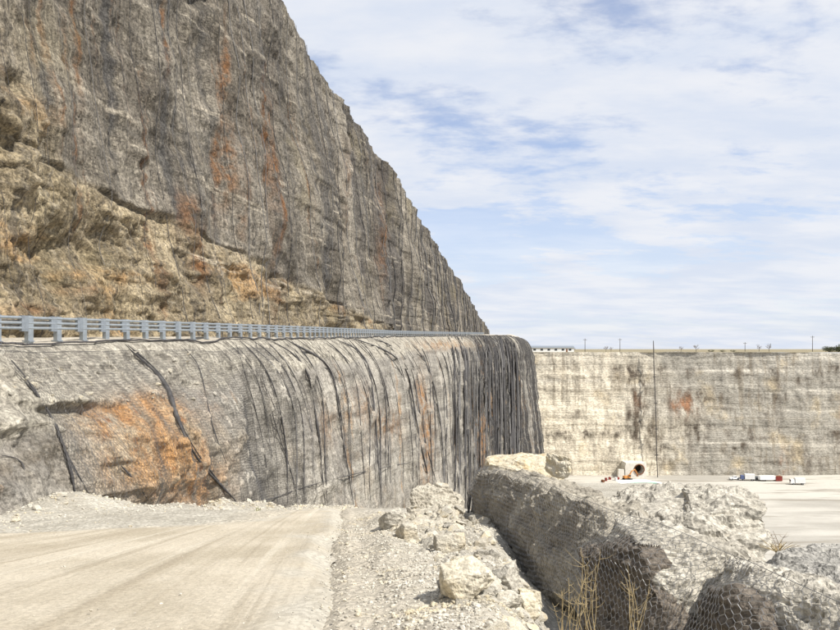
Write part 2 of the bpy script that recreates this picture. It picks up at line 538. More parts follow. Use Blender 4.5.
def mat_plateau():
    m, t = new_mat('dry_grass_field')
    o = t.n('ShaderNodeTexCoord').outputs['Object']
    c = t.mix(t.rng(t.noise(o, .02, 8, .6), .35, .65), (.20, .16, .09), (.30, .26, .17))
    c = t.mix(t.rng(t.noise(o, .5, 8, .7), .5, .7, 0, .6), c, (.12, .12, .05))
    return finish(m, t, c, .97, t.noise(o, 2.0, 6), .1, .6)


M_floor, M_plateau = mat_floor(), mat_plateau()

# ------------------------------------------------------------------ terrain functions
EPX = np.array([-2600, -900, -300, 0, 135, 320, 370, 400, 440, 480, 505, 520, 527])
EY = np.array([4.6, 11, 18.2, 26, 35, 66, 95, 130, 175, 230, 258, 276, 300.])
_lX = (EPX - 420) / F * EY
# left of the frame the edge runs straight on
for k in range(3):
    _lX[k] = -15.6 + (EY[k] - 26) * 0.147
eX = np.concatenate([[-20.5], _lX, [47.0, 40.0]])
eY = np.concatenate([[-8.0], EY, [330., 420.]])


def bench_z(Y):
    return 0.15 + 0.0205 * (np.asarray(Y, float) - 26)


FLOOR = -68.4


def wall_base_x(Y):
    return np.interp(Y, eY, eX) + 2.7 + 0.12 * np.clip(Y * .2, 2, 40)


def zg(X, Y, detail=True):
    """height of the ramp ground"""
    X = np.asarray(X, float)
    Y = np.asarray(Y, float)
    z = -1.7 - 0.16 * Y - 0.085 * np.maximum(0, Y - 23) * sst(20, 34, Y)
    # talus at the foot of the wall
    xb = wall_base_x(Y)
    tal = sst(4.2, 0.0, X - xb) * (0.5 + 0.45 * np.clip(fbm(X / 3, Y / 4, 2, 3, 5), -1, 1))
    z = z + tal * sst(-6, 4, Y) * np.clip(Y / 26, .3, 1.2)
    # rubble berm on the right of the road
    bx = -0.1 * Y
    berm = sst(0.1, 0.9, X - bx) * sst(3.3, 2.2, X - 0.015 * Y)
    z = z + berm * (0.12 + 0.10 * np.clip(fbm(X / 1.1, Y / 1.6, 4, 3, 9), -1, 1)) * sst(26, 20, Y)
    # ditch in front of the netted rocks
    z = z - 1.15 * sst(1.05, 2.5, X + 0.10 * np.clip(12 - Y, -6, 9)) * sst(30, 22, Y)
    # terrace of grey fill behind the rocks
    ter = sst(4, 9, X) * sst(34, 42, Y) * sst(30, 22, X - .12 * (Y - 40))
    z = z + ter * ((-9.9 - 0.07 * (Y - 42)) - z) * sst(64, 57, Y)
    # edge to the quarry floor
    xe = np.interp(Y, [-12, 6, 20, 36, 45, 58, 75, 130], [7, 7.2, 8, 15, 18, 19, 14, 12])
    dr = np.maximum(0, X - xe)
    z = z - dr * 1.15 - np.maximum(0, Y - 58) * sst(2, 8, X) * 0.9
    if detail:
        z = z + 0.05 * fbm(X / 1.3, Y / 1.3, 1, 4, 21) + 0.022 * fbm(X / .3, Y / .3, 1, 3, 23)
    return np.maximum(z, FLOOR - 1)


def xl_road(Y):
    return np.interp(Y, [-14, 7, 12.5, 16.2, 18.2, 19.6, 25, 60], [-60, -60, -24, -9.9, -5.8, -4.9, -4.6, -4.6])


def xr_road(Y):
    return -0.1 * np.asarray(Y) - 0.1


def build_ground():
    ys = np.concatenate([np.linspace(-14, 5, 30), np.linspace(5.2, 24, 210), np.linspace(24.4, 62, 90), np.linspace(63, 150, 50)])
    xs = np.concatenate([np.linspace(-60, -12, 70), np.linspace(-11.8, -2.2, 90), np.linspace(-2.1, 5, 140), np.linspace(5.2, 24, 60), np.linspace(25, 90, 30)])
    X, Y = np.meshgrid(xs, ys, indexing='ij')
    Z = zg(X, Y)
    inroad = sst(-.1, 0.5, X - xl_road(Y)) * sst(-.1, 0.5, xr_road(Y) - X) * sst(36, 34, Y)
    Z = Z - 0.22 * inroad
    # wall stands in the ground: keep the ground under the bench behind the wall
    me = grid_mesh('ramp_ground', np.stack([X, Y, Z], -1), flip=False)
    wb_ = .5 * fbm(X / 1.4, Y / 1.4, 0, 4, 45)
    fattr(me, 'dust', sst(-1.6, .3, X - xl_road(Y) + wb_) * sst(-2.2, .2, xr_road(Y) - X + wb_) * sst(40, 30, Y))
    o = link('ramp_ground', me, M_ground)
    tag(o, kind='structure')
    # the road sheet
    t = np.linspace(0, 1, 150)
    t = t ** 0.6
    ys = np.concatenate([np.linspace(-13, 5, 24), np.linspace(5.2, 24, 150), np.linspace(24.5, 36, 30)])
    T, Y = np.meshgrid(t, ys, indexing='ij')
    wob = .35 * fbm(Y / 2.2, 3, 0, 4, 41)
    wob2 = .20 * fbm(Y / 3.0, 8, 0, 5, 43, .65) - .1
    xl, xr = xl_road(Y) + wob, xr_road(Y) + wob2
    X = xl + (xr - xl) * T
    edge = np.minimum(T * (xr - xl), (1 - T) * (xr - xl))
    Z = zg(X, Y, False) + 0.035 - 0.16 * sst(.5, 0, edge) + 0.02 * fbm(X / 2.5, Y / 6, 0, 3, 51) + 0.012 * fbm(X / .35, Y / 5, 0, 3, 52)
    me = grid_mesh('haul_road', np.stack([X, Y, Z], -1))
    # along-travel coordinates: vehicles come round the bend on the left
    A = np.arctan2(Y + 6, -(X - 12))
    rr = np.hypot(Y + 6, X - 12)
    k = sst(-3, -14, X)
    vattr(me, 'ruv', np.stack([(X + .1 * Y) * (1 - k) + k * (-Y * .8), Y * (1 - k) + X * k, 0 * X], -1))
    fattr(me, 'verge', np.clip(sst(1.1, .1, edge + .35 * fbm(X / .5, Y / .7, 0, 4, 44)), 0, 1))
    o = link('haul_road', me, M_road)
    tag(o, kind='structure')


build_ground()


def rect_ground(name, x0, x1, y0, y1, z, mat, n=2):
    X, Y = np.meshgrid(np.linspace(x0, x1, n), np.linspace(y0, y1, n), indexing='ij')
    return X, Y


# quarry floor and the land beyond the far rim
X, Y = np.meshgrid(np.linspace(-80, 700, 160), np.linspace(40, 420, 140), indexing='ij')
Z = FLOOR + .05 * fbm(X / 30, Y / 18, 0, 4, 61)
tag(link('quarry_floor', grid_mesh('quarry_floor', np.stack([X, Y, Z], -1)), M_floor), kind='structure')
FARY = 384.0
RIM = -1.7
X, Y = np.meshgrid(np.linspace(-6000, 6000, 40), np.concatenate([[FARY - .6], np.geomspace(FARY + 4, 9000, 30)]), indexing='ij')
tag(link('ground', grid_mesh('ground', np.stack([X, Y, RIM - .2 + 0 * X], -1)), M_plateau), kind='structure')

# ------------------------------------------------------------------ far quarry wall
def build_far():
    us = np.concatenate([np.linspace(-60, 45, 20)[:-1], np.linspace(45, 250, 420), np.linspace(252, 700, 80)])
    vs = np.linspace(0, 1, 150)
    U, V = np.meshgrid(us, vs, indexing='ij')
    zt = RIM + .35 * fbm(U / 14, 0, 0, 4, 71)
    Z = zt + (FLOOR - 2 - zt) * V
    D = 1.3 * fbm(U / 45, Z / 60, 0, 3, 72) + .8 * fbm(U / 7, Z / 16, 0, 4, 73) + .4 * vnoise(U / 90, Z / 3.5, 0, 74) + .25 * fbm(U / 3, Z / 2.2, 0, 3, 75)
    led = .5 * sst(-.25, .25, np.sin(Z / 3.3 + 1.2 * fbm(U / 70, Z / 30, 0, 3, 76)))
    Yw = FARY - D * .6 - led * .7 - 5.0 * V
    me = grid_mesh('far_quarry_wall', np.stack([U, Yw, Z], -1), flip=True)
    vattr(me, 'ruv', np.stack([U, Z, 0 * U], -1))
    px = 420 + F * U / FARY
    py = HZ - F * Z / FARY
    gs = lambda x, y, sx, sy: np.exp(-((px - x) / sx) ** 2 - ((py - y) / sy) ** 2)
    fattr(me, 'grey', np.clip(sst(600, 720, px + 30 * fbm(U / 30, Z / 20, 0, 3, 77)) + .35 * sst(378, 360, py), 0, 1))
    st = 1.1 * gs(638, 395, 9, 26) + .9 * gs(632, 425, 16, 24) + .8 * gs(690, 395, 24, 16) + .8 * gs(692, 432, 20, 22) + .5 * gs(552, 372, 8, 14) + .45 * gs(572, 435, 22, 5)
    st += .9 * gs(803, 458, 5, 18) + .7 * gs(816, 465, 4, 14) + .7 * gs(692, 466, 8, 10) + .55 * gs(625, 367, 14, 14) + .45 * gs(530, 380, 4, 22) + .5 * gs(655, 440, 8, 34) + .35 * gs(760, 400, 40, 5)
    r_ = np.random.default_rng(4)
    for k in range(95):                              # seepage stains hanging from the bedding joints
        sx_, sy_ = r_.uniform(1.2, 5), r_.uniform(5, 22)
        x_, y_ = r_.uniform(528, 860), r_.choice([368, 380, 394, 412, 430, 446]) + r_.uniform(-3, 3)
        st += r_.uniform(.4, 1.0) * np.exp(-((px - x_) / sx_) ** 2) * sst(y_ - 3, y_, py) * sst(y_ + sy_ * 1.6, y_, py)
    for k in range(26):                              # dark broken bands along the bedding
        x_, y_ = r_.uniform(530, 850), r_.uniform(362, 470)
        st += r_.uniform(.3, .8) * gs(x_, y_, r_.uniform(8, 34), r_.uniform(.8, 2.4))
    fattr(me, 'stain', np.clip(st, 0, 1))
    fattr(me, 'rust', np.clip(1.1 * gs(684, 404, 9, 10) + .8 * gs(672, 408, 4, 10) + .7 * gs(779, 465, 4, 14) + .4 * gs(637, 400, 5, 10) + .4 * gs(840, 420, 4, 20), 0, 1))
    tag(link('far_quarry_wall', me, M_far), kind='structure')


build_far()

# ------------------------------------------------------------------ lower cliff with its bench
def edge_cols():
    """plan of the bench edge, densely sampled where the camera sees it"""
    key = np.concatenate([[-3400], EPX, [534, 560]])
    kk = np.concatenate([np.linspace(-3400, -330, 36)[:-1], np.linspace(-330, 0, 60)[:-1], np.linspace(0, 527, 560)[:-1], np.linspace(527, 560, 30)])
    y = np.interp(kk, key, eY)
    # X follows from straight pieces in plan
    x = np.interp(y, eY, eX)
    return kk, smooth1(x, 5), smooth1(y, 5)


LK, LX, LY = edge_cols()
LT = np.stack([np.gradient(LX), np.gradient(LY)], -1)
LT /= np.linalg.norm(LT, axis=1, keepdims=True)
LN = np.stack([LT[:, 1], -LT[:, 0]], -1)
for _k in range(2):
    LN = np.stack([smooth1(LN[:, 0], 8), smooth1(LN[:, 1], 8)], -1)
    LN /= np.linalg.norm(LN, axis=1, keepdims=True)
LS = np.concatenate([[0], np.cumsum(np.hypot(np.diff(LX), np.diff(LY)))])


def build_lower():
    nr = 210
    v = np.linspace(0, 1, nr)
    zt = bench_z(LY) + .10 * fbm(LS / 3.0, 0, 0, 4, 81) - 2.2 * sst(258, 310, LY)
    zb = np.interp(LY, [-8, 15, 26, 66, 95, 120, 150], [-6, -7, -9.5, -20, -28, -46, -70])
    S = np.repeat(LS[:, None], nr, 1)
    K = np.repeat(LK[:, None], nr, 1)
    DZ = (zt - zb)[:, None] * (v[None] ** 1.15)
    Z = zt[:, None] - DZ
    h1 = np.interp(LY, [0, 26, 45, 70, 120, 300], [2.9, 2.9, 2.2, 2.0, 2.6, 3.2])[:, None] * (1 + .18 * fbm(S / 6, 0, 0, 3, 82))
    lip = np.minimum(DZ, h1)
    off = 1.05 * h1 * (1 - np.exp(-DZ / (h1 * .72))) + .10 * DZ + .08 * sst(0, .25, DZ)
    soil = sst(.25, -.25, (DZ - h1))
    # relief: bedding ledges, blocks, fold-like grooves, rubble in the soil
    near = sst(300, 120, K)
    d = .42 * fbm(S / 9, Z / 6, 0, 4, 83) + .20 * fbm(S / 2.4, Z / 1.8, 0, 4, 84)
    d += .05 * np.tanh(3 * np.sin(Z * 2.1 + 1.6 * fbm(S / 12, Z / 9, 0, 3, 85))) * sst(-.2, .5, fbm(S / 10, Z / 7, 1, 2, 86))
    d += (.05 + .09 * near) * fbm(S / .55, Z / .5, 0, 3, 87)
    far = sst(70, 170, LY)[:, None]
    d += far * (.9 * fbm(S / 3.4, Z / 60, 0, 3, 88) + .6 * fbm(S / 9, Z / 80, 3, 2, 89))
    d = d * (.25 + .75 * sst(0, 1.2, DZ)) * (.55 + .45 * sst(20, 130, K))
    X0, Y0 = LX[:, None] + LN[:, :1] * off, LY[:, None] + LN[:, 1:] * off
    px = 420 + F * X0 / np.maximum(Y0, 1)
    py = HZ - F * Z / np.maximum(Y0, 1)
    gs = lambda x, y, sx, sy: np.exp(-((px - x) / sx) ** 2 - ((py - y) / sy) ** 2)
    # the bulging orange block and the dark overhang above it, the brown hollow on its left
    bulge = np.clip(1.3 * gs(135, 455, 62, 45), 0, 1)
    d += .75 * bulge + .28 * bulge * fbm(S / 1.1, Z / 1.1, 0, 4, 90)
    d += .45 * gs(70, 399, 34, 6) - .55 * gs(72, 411, 36, 6)
    d += -.3 * gs(20, 445, 30, 20) - .35 * gs(60, 470, 14, 30) + .35 * gs(8, 420, 30, 12)
    d += .22 * np.clip(ridged(S / 1.5, Z / 1.2, 0, 3, 91) - .4, 0, 2) * sst(230, 120, px)
    G = np.stack([X0 + LN[:, :1] * d, Y0 + LN[:, 1:] * d, Z], -1)
    me = grid_mesh('lower_quarry_wall', G, flip=True)
    vattr(me, 'ruv', np.stack([S, Z, 0 * S], -1))
    fattr(me, 'soil', np.maximum(soil, sst(90, 20, px) * sst(425, 385, py) * .9) * sst(340, 250, LY)[:, None])
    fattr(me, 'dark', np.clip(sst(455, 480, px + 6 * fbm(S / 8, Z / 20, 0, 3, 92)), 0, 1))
    orange = 1.1 * gs(148, 408, 30, 14) + 1.0 * gs(110, 420, 26, 14) + .75 * gs(140, 455, 46, 40) + .8 * gs(185, 485, 28, 26)
    fattr(me, 'orange', np.clip(orange * 1.1, 0, 1))
    fattr(me, 'brown', np.clip(1.1 * gs(48, 455, 22, 22) + .8 * gs(10, 470, 24, 12) + .5 * gs(20, 372, 20, 6) + .6 * gs(205, 498, 16, 14), 0, 1))
    fattr(me, 'bulge', np.clip(1.5 * gs(140, 450, 58, 48) - .15 + .3 * fbm(S / 2, Z / 2, 0, 3, 99), 0, 1) * sst(390, 402, py))
    rust = 1.0 * gs(426, 445, 7, 40) + .8 * gs(420, 400, 4, 30) + .8 * gs(385, 425, 12, 14) + .9 * gs(481, 440, 4, 26) + .5 * gs(330, 425, 10, 20) + .5 * gs(210, 400, 10, 12) + .7 * gs(440, 345, 26, 5) + .5 * gs(362, 405, 8, 20)
    fattr(me, 'rust', np.clip(rust, 0, 1))
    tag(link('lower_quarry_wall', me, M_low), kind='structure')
    # bench: strip from the edge back under the upper cliff
    w_ = np.concatenate([np.linspace(0, 3, 12), np.linspace(3.6, 40, 14)])
    sel = LY < 330
    Gx = LX[sel][:, None] - LN[sel][:, :1] * w_
    Gy = LY[sel][:, None] - LN[sel][:, 1:] * w_
    Gz = zt[sel][:, None] + sst(0, 1.5, w_)[None] * .12 + .05 * fbm(Gx / 1.2, Gy / 1.2, 0, 4, 93) * sst(0, .6, w_)[None] + .0 * Gx
    Gz = Gz + .9 * sst(255, 285, Gy) * sst(0, 3, w_)[None] * (1 + .6 * fbm(Gx / 6, Gy / 6, 0, 3, 95))
    tag(link('bench', grid_mesh('bench', np.stack([Gx, Gy, Gz], -1), flip=True), M_bench), kind='structure')
    return G, zt


LG, LZT = build_lower()
LGN = gnormals(LG)
if LGN[300, 100, 0] < 0:
    LGN = -LGN


# ------------------------------------------------------------------ upper cliff
UCY = [0, 60, 90, 125, 166, 232, 300, 348, 365]
UCH = [49, 48, 45.2, 41.2, 35.9, 26.9, 16.8, 9.5, 7.0]


def build_upper():
    q = np.concatenate([np.linspace(-10, 30, 30)[:-1], np.geomspace(30, 352, 520)])
    nr = 300
    v = np.linspace(0, 1, nr)
    H = np.interp(q, UCY, UCH)
    H = smooth1(H, 6)
    H = H + 1.0 * fbm(q / 22, 0, 0, 4, 101) + .12 * fbm(q / 3, 0, 0, 3, 102)
    zb = bench_z(q) - 1.0
    xc = -19.3 + .205 * (q - 90)
    Q = np.repeat(q[:, None], nr, 1)
    Z = zb[:, None] + (H - zb)[:, None] * v[None] ** 1.25
    back = .1 * (H[:, None] - Z)                     # batter: the foot stands forward of the crest
    n = np.array([.9797, -.2007])
    zl = np.interp(Q, [30, 47, 64, 102, 135, 180], [13.2, 12.4, 11.3, 7.1, 4.5, 1.5]) + .35 * fbm(Q / 7, 0, 0, 3, 103)
    low = sst(.5, -.5, Z - zl)
    d = 1.3 * fbm(Q / 17, Z / 20, 0, 4, 104) + .5 * fbm(Q / 4.2, Z / 6, 0, 4, 105) + .17 * fbm(Q / 1.1, Z / 1.1, 0, 4, 106)
    d += .42 * fbm(Q / 2.2, Z / 45, 0, 4, 107) * (1 - .7 * low)
    d += .22 * sst(-.3, .3, np.sin(Z * 1.35 + Q * .05 + .9 * fbm(Q / 20, Z / 9, 0, 3, 108))) * sst(0, .6, fbm(Q / 15, Z / 12, 2, 2, 109) + .3)
    # the broken tan layer under the ledge: blocks and shallow hollows
    hol = fbm(Q / 6.5, Z / 3.6, 0, 4, 110)
    stp = lambda a, k: (np.floor(a * k) + sst(.0, .3, a * k - np.floor(a * k))) / k
    blo = stp(fbm(Q / 3.2, Z / 2.2, 0, 2, 111), 2.2)
    d += low * (-.3 + .35 * hol + .42 * blo + .22 * stp(fbm(Q / 1.3, Z / .9, 0, 2, 115), 2.0) + .12 * fbm(Q / .5, Z / .5, 0, 3, 114))
    d += .15 * stp(fbm(Q / 2.4, Z / 2.0, 4, 2, 116), 2.0) * (1 - low)
    thin = sst(.3, .0, np.abs(Z - zl)) + .7 * sst(.22, .0, np.abs(Z - zl + 2.2 + .5 * fbm(Q / 5, 0, 0, 3, 117)))
    d -= .5 * thin * sst(-.25, .35, fbm(Q / 8, 2, 0, 3, 118)) * sst(190, 130, Q)
    X0 = xc[:, None] + back * 1.0
    px = 420 + F * X0 / np.maximum(Q, 5)
    py = HZ - F * Z / np.maximum(Q, 5)
    gs = lambda x, y, sx, sy: np.exp(-((px - x) / sx) ** 2 - ((py - y) / sy) ** 2)
    # blocky buttress at the left, with its hollows, and the deep hollow in the middle of the broken layer
    but = sst(75, 20, px) * sst(60, 130, py)
    blk = fbm(Q / 2.2, Z / 4.0, 0, 2, 112)
    d += but * (.5 + .75 * stp(blk, 2.0) + .2 * fbm(Q / .9, Z / .9, 0, 3, 119))
    d -= 1.9 * gs(8, 84, 9, 10) + .8 * gs(50, 145, 5, 22) + .55 * gs(110, 250, 50, 16) + .5 * gs(70, 285, 14, 10) + 1.3 * gs(202, 1, 11, 7)
    d += .4 * gs(150, 212, 70, 10) + .3 * gs(40, 230, 24, 50)
    d = d * (1 - .45 * sst(120, 300, Q)) + sst(70, 160, Q) * (.45 * fbm(Q / 11, Z / 90, 0, 3, 113))
    G = np.stack([X0 + n[0] * d, Q + n[1] * d, Z], -1)
    me = grid_mesh('upper_quarry_wall', G, flip=True)
    vattr(me, 'ruv', np.stack([Q * 1.02, Z + .08 * Q, 0 * Q], -1))
    fattr(me, 'low', np.clip(low * sst(190, 120, Q) + .75 * but + .5 * sst(60, 10, px) * .6, 0, 1))
    ru = .9 * gs(38, 40, 4, 24) + 1.2 * gs(89, 30, 2.4, 60) + .8 * gs(76, 50, 1.8, 30) + .9 * gs(167, 30, 2, 40) + 1.3 * gs(221, 110, 2.2, 75) + .8 * gs(228, 165, 5, 40) + 1.1 * gs(261, 130, 2.4, 60) + 1.0 * gs(276, 195, 2.4, 55) + .5 * gs(268, 160, 7, 50) + .7 * gs(190, 215, 9, 22)
    ru += .8 * gs(202, 260, 6, 26) + .7 * gs(380, 230, 4, 40) + .6 * gs(240, 200, 3, 40) + .6 * gs(30, 310, 40, 7) + .5 * gs(95, 290, 30, 6) + .5 * gs(280, 300, 5, 20) + .4 * gs(345, 190, 4, 40)
    fattr(me, 'rust', np.clip(ru * 1.35, 0, 1))
    fattr(me, 'far', sst(55, 120, Q))
    tag(link('upper_quarry_wall', me, M_up), kind='structure')
    # land on top of the cliff and the end face turning away
    w_ = np.linspace(0, 120, 20)
    top = G[:, -1]
    T = np.stack([top[:, None, 0] - w_ * .98, top[:, None, 1] + w_ * .2 + 0 * top[:, None, 0], top[:, None, 2] + .02 * w_ - .25 * sst(0, 4, w_)], -1)
    tag(link('cliff_top', grid_mesh('cliff_top', T, flip=False), M_plateau), kind='structure')
    return G


UG = build_upper()
UGN = gnormals(UG)
if UGN[300, 100, 0] < 0:
    UGN = -UGN


def grid_bvh(G, s=1):
    G = G[::s, ::s]
    a, b = G.shape[:2]
    i = np.arange(a - 1)[:, None] * b + np.arange(b - 1)[None, :]
    q = np.stack([i, i + b, i + b + 1, i + 1], -1).reshape(-1, 4)
    return BVHTree.FromPolygons([tuple(p) for p in G.reshape(-1, 3).tolist()], q.tolist())


LBVH = grid_bvh(LG, 2)
rnd = random.Random(7)

# ------------------------------------------------------------------ guardrail on the bench
def along(off, s_list):
    x = np.interp(s_list, LS, LX - LN[:, 0] * off)
    y = np.interp(s_list, LS, LY - LN[:, 1] * off)
    z = bench_z(y) + .08
    t = np.stack([np.interp(s_list, LS, LT[:, 0]), np.interp(s_list, LS, LT[:, 1])], -1)
    return np.stack([x, y, z], -1), t


def build_guardrail():
    s0 = np.interp(18.0, LY, LS)
    s1 = np.interp(236.0, LY, LS)
    ss = np.arange(s0, s1, 1.78)
    p, t = along(.75, ss)
    root = empty('guardrail', tuple(p[0]))
    tag(root, 'long galvanized steel guardrail with tube rails along the rock bench', 'guardrail')
    o0 = np.array(p[0])
    # one post: a wide flanged post with a spacer block standing beside it at rail height
    b = MB()
    b.box((0, 0, .50), (.04, .30, 1.16))
    b.box((-.09, .135, .50), (.15, .03, 1.155))
    b.box((-.09, -.135, .50), (.15, .03, 1.155))
    post = b.build('post', M_galv, root)
    bl = MB()
    bl.box((-.03, -.35, .75), (.13, .38, .64))
    block = bl.build('spacer_block', M_galvd, post)
    bo = MB()
    bo.box((-.09, 0, .035), (.34, .32, .05))
    plate = bo.build('base_plate', M_galvd, post)
    for k in range(len(p)):
        a = math.atan2(t[k, 1], t[k, 0]) - math.pi / 2
        if k == 0:
            q = post
        else:
            q = post.copy()
            C.objects.link(q)
            q.parent = root
            for ch in (block, plate):
                c2 = ch.copy()
                C.objects.link(c2)
                c2.parent = q
        q.location = Vector(p[k] - o0)
        q.rotation_euler = (R(rnd.uniform(-.8, .8)), R(rnd.uniform(-.8, .8)), a)
    sf = np.arange(s0 - .8, s1 + .8, .89)
    pr, tr = along(.75, sf)
    nr = np.stack([tr[:, 1], -tr[:, 0]], -1)
    for hz, r in ((.99, .062), (.78, .06), (.57, .062)):
        q = pr.copy()
        q[:, :2] += nr * -.02
        q[:, 2] += hz
        v, f = tube_arrays(q - o0, r, 8)
        mb = MB()
        mb.add(v, f)
        mb.build('rail_tube', M_galv, root, True)
    # closing beam at the back face
    for hz in (.88, .68):
        q = pr.copy()
        q[:, :2] -= nr * .13
        q[:, 2] += hz
        v, f = tube_arrays(q - o0, .022, 4)
        MB().add(v, f).build('back_rail', M_galvd, root, True)


build_guardrail()


# ------------------------------------------------------------------ netting on the lower wall
def surf(G, N, ci, ri, off):
    ci = np.clip(np.asarray(ci, float), 0, G.shape[0] - 1.001)
    ri = np.clip(np.asarray(ri, float), 0, G.shape[1] - 1.001)
    a, b = ci.astype(int), ri.astype(int)
    fa, fb = (ci - a)[:, None], (ri - b)[:, None]
    g = lambda A: A[a, b] * (1 - fa) * (1 - fb) + A[a + 1, b] * fa * (1 - fb) + A[a, b + 1] * (1 - fa) * fb + A[a + 1, b + 1] * fa * fb
    return g(G) + g(N) * np.asarray(off)[..., None]


def col_of(px):
    return np.interp(px, LK, np.arange(len(LK)))


net = empty('rockfall_net', tuple(LG[int(col_of(0)), 0]))
tag(net, 'grey wire rockfall net with dark bunched folds draped down the lower quarry wall', 'rockfall net')
NO = np.array(net.location)


def fold(px_pts, w0, mat, name='net_fold', sides=5):
    """a bunched fold of net: measured points cast on to the wall"""
    pts = []
    pp = np.array(px_pts, float)
    seg = np.concatenate([[0], np.cumsum(np.hypot(*np.diff(pp, axis=0).T))])
    n = max(8, int(seg[-1] / 4))
    ts = np.linspace(0, seg[-1], n)
    xs, ys = smooth1(np.interp(ts, seg, pp[:, 0]), 2), smooth1(np.interp(ts, seg, pp[:, 1]), 2)
    for x, y in zip(xs, ys):
        d = Vector(((x - 420) / F, 1, (HZ - y) / F)).normalized()
        h = LBVH.ray_cast(Vector((0, 0, 0)), d)
        if h[0] is not None and abs(h[0].y) > 8:
            nn = h[1] if h[1].dot(d) < 0 else -h[1]
            pts.append(h[0] + nn * (w0 * .7 + .0012 * h[0].y))
    if len(pts) < 4:
        return
    a = np.array(pts)
    m = np.median(a[:, 1])
    ks = 3 if len(a) > 10 else 1
    a[:, 0], a[:, 1], a[:, 2] = smooth1(a[:, 0], ks), smooth1(a[:, 1], ks), smooth1(a[:, 2], ks)
    u = np.linspace(0, 1, len(a))
    rad = w0 * (.75 + .35 * fbm(u * 7, rnd.random() * 50, 0, 3, 3)) * (.35 + .65 * sst(0, .12, u)) * (.4 + .6 * sst(1, .8, u))
    v, q = tube_arrays(a - NO, np.clip(rad, .01, 1), sides)
    MB().add(v, q).build(name, mat, net, True)


major = [
    ([(124, 346), (140, 360), (158, 376), (168, 392), (174, 415), (184, 440), (200, 464), (222, 488), (240, 506)], .085),
    ([(127, 346), (146, 361), (163, 378), (172, 396), (180, 425), (192, 448), (212, 474), (232, 498)], .05),
    ([(10, 362), (24, 378), (38, 398), (50, 415), (60, 438), (68, 462), (76, 500)], .07),
    ([(14, 372), (30, 388), (44, 405), (56, 428), (66, 455), (92, 500)], .035),
    ([(180, 346), (198, 362), (204, 390), (212, 430), (228, 470)], .035),
    ([(120, 465), (135, 480), (148, 500)], .035),
    ([(0, 456), (20, 459), (24, 470)], .04),
    ([(285, 341), (306, 352), (326, 362), (334, 380), (338, 420), (345, 460), (352, 505)], .10),
    ([(268, 341), (290, 352), (305, 366), (311, 390), (318, 440), (324, 505)], .07),
    ([(330, 339), (356, 348), (368, 362), (372, 400), (376, 450), (380, 506)], .09),
    ([(345, 338), (372, 346), (392, 354), (406, 368), (412, 400), (418, 440), (430, 490)], .16),
    ([(362, 337), (388, 344), (403, 354), (412, 372), (418, 410), (426, 450), (436, 486)], .12),
    ([(444, 336), (452, 350), (456, 380), (458, 420), (460, 480)], .14),
    ([(255, 342), (262, 380), (276, 430), (290, 470), (298, 506)], .05),
    ([(235, 343), (252, 400), (262, 440), (268, 490)], .04),
    ([(240, 506), (270, 500), (300, 488), (336, 478)], .05),
    ([(336, 478), (380, 468), (412, 462)], .06),
]
for pts, w0 in major:
    fold(pts, w0, M_fold)
for i in range(64):                                # folds slide down the slope, then hang
    x0 = 205 + 246 * ((i + rnd.random()) / 64) ** .85
    sh = rnd.uniform(.75, 1.2) * np.interp(x0, [200, 300, 380, 455], [52, 46, 34, 10])
    tau = np.interp(x0, [200, 380, 455], [34, 22, 12]) * rnd.uniform(.85, 1.2)
    yt = np.interp(x0, [0, 135, 320, 400, 480], [346, 343, 338, 337, 335]) + 1.5
    drift = rnd.uniform(-.01, .06)
    ye = rnd.choice([506, 506, 506, rnd.uniform(420, 500)])
    ph = rnd.uniform(0, 6)
    pts = [(x0 + sh * (1 - math.exp(-(y - yt) / tau)) + drift * (y - yt) + 1.2 * math.sin(y / 23 + ph), y) for y in np.arange(yt, ye, 7)]
    Yd = np.interp(x0, EPX, EY)
    fold(pts, Yd * rnd.choice([.0004, .0005, .0006, .0009, .0012]), rnd.choice([M_fold, M_fold, M_foldg]), sides=4)
for i in range(62):                                # crowded dark folds at the end of the wall
    x0 = 446 + 70 * ((i + rnd.random()) / 62)
    sh = rnd.uniform(2, 10) * np.interp(x0, [446, 518], [1.3, .5])
    yt = np.interp(x0, [440, 480, 505, 520], [336, 334, 337, 346]) + rnd.uniform(1, 3)
    pts = [(x0, yt), (x0 + sh * .7, yt + 8), (x0 + sh, yt + 22)]
    y, x = yt + 22, x0 + sh
    ye = rnd.choice([500, 500, 470, 420])
    while y < ye:
        y += 25
        x += rnd.uniform(-.9, 1.3)
        pts.append((x, y))
    Yd = np.interp(x0, EPX, EY)
    fold(pts, Yd * rnd.choice([.0008, .0012, .0016]), rnd.choice([M_fold, M_fold, M_foldg]), sides=4)

# the cable that carries the net along the bench edge
cc = np.arange(int(col_of(-250)), int(col_of(512)), 1)
a = LG[cc, 0] + np.array([0, 0, .06])
a[:, :2] += LN[cc] * .12
a[:, 2] += .05 * fbm(LS[cc] / 1.5, 0, 0, 3, 120)
v, q = tube_arrays(a - NO, np.interp(LY[cc], [20, 60, 250], [.04, .06, .12]), 6)
MB().add(v, q).build('top_cable', M_cable, net, True)


def hex_edges(nu, nv):
    """hexagonal double-twist mesh on an integer lattice: points (u, v) and edges"""
    pts, idx, ed = [], {}, []

    def pid(u, v):
        k = (round(u * 4), round(v * 4))
        if k not in idx:
            idx[k] = len(pts)
            pts.append((u, v))
        return idx[k]
    for i in range(nu):
        for j in range(nv):
            u = i + (.5 if j % 2 else 0)
            # one vertical twist, then two diagonals
            p0, p1 = pid(u, j), pid(u, j + .5)
            ed.append((p0, p1))
            ed.append((p1, pid(u + .5, j + 1)))
            ed.append((p1, pid(u - .5, j + 1)))
    return np.array(pts, float), np.array(ed)


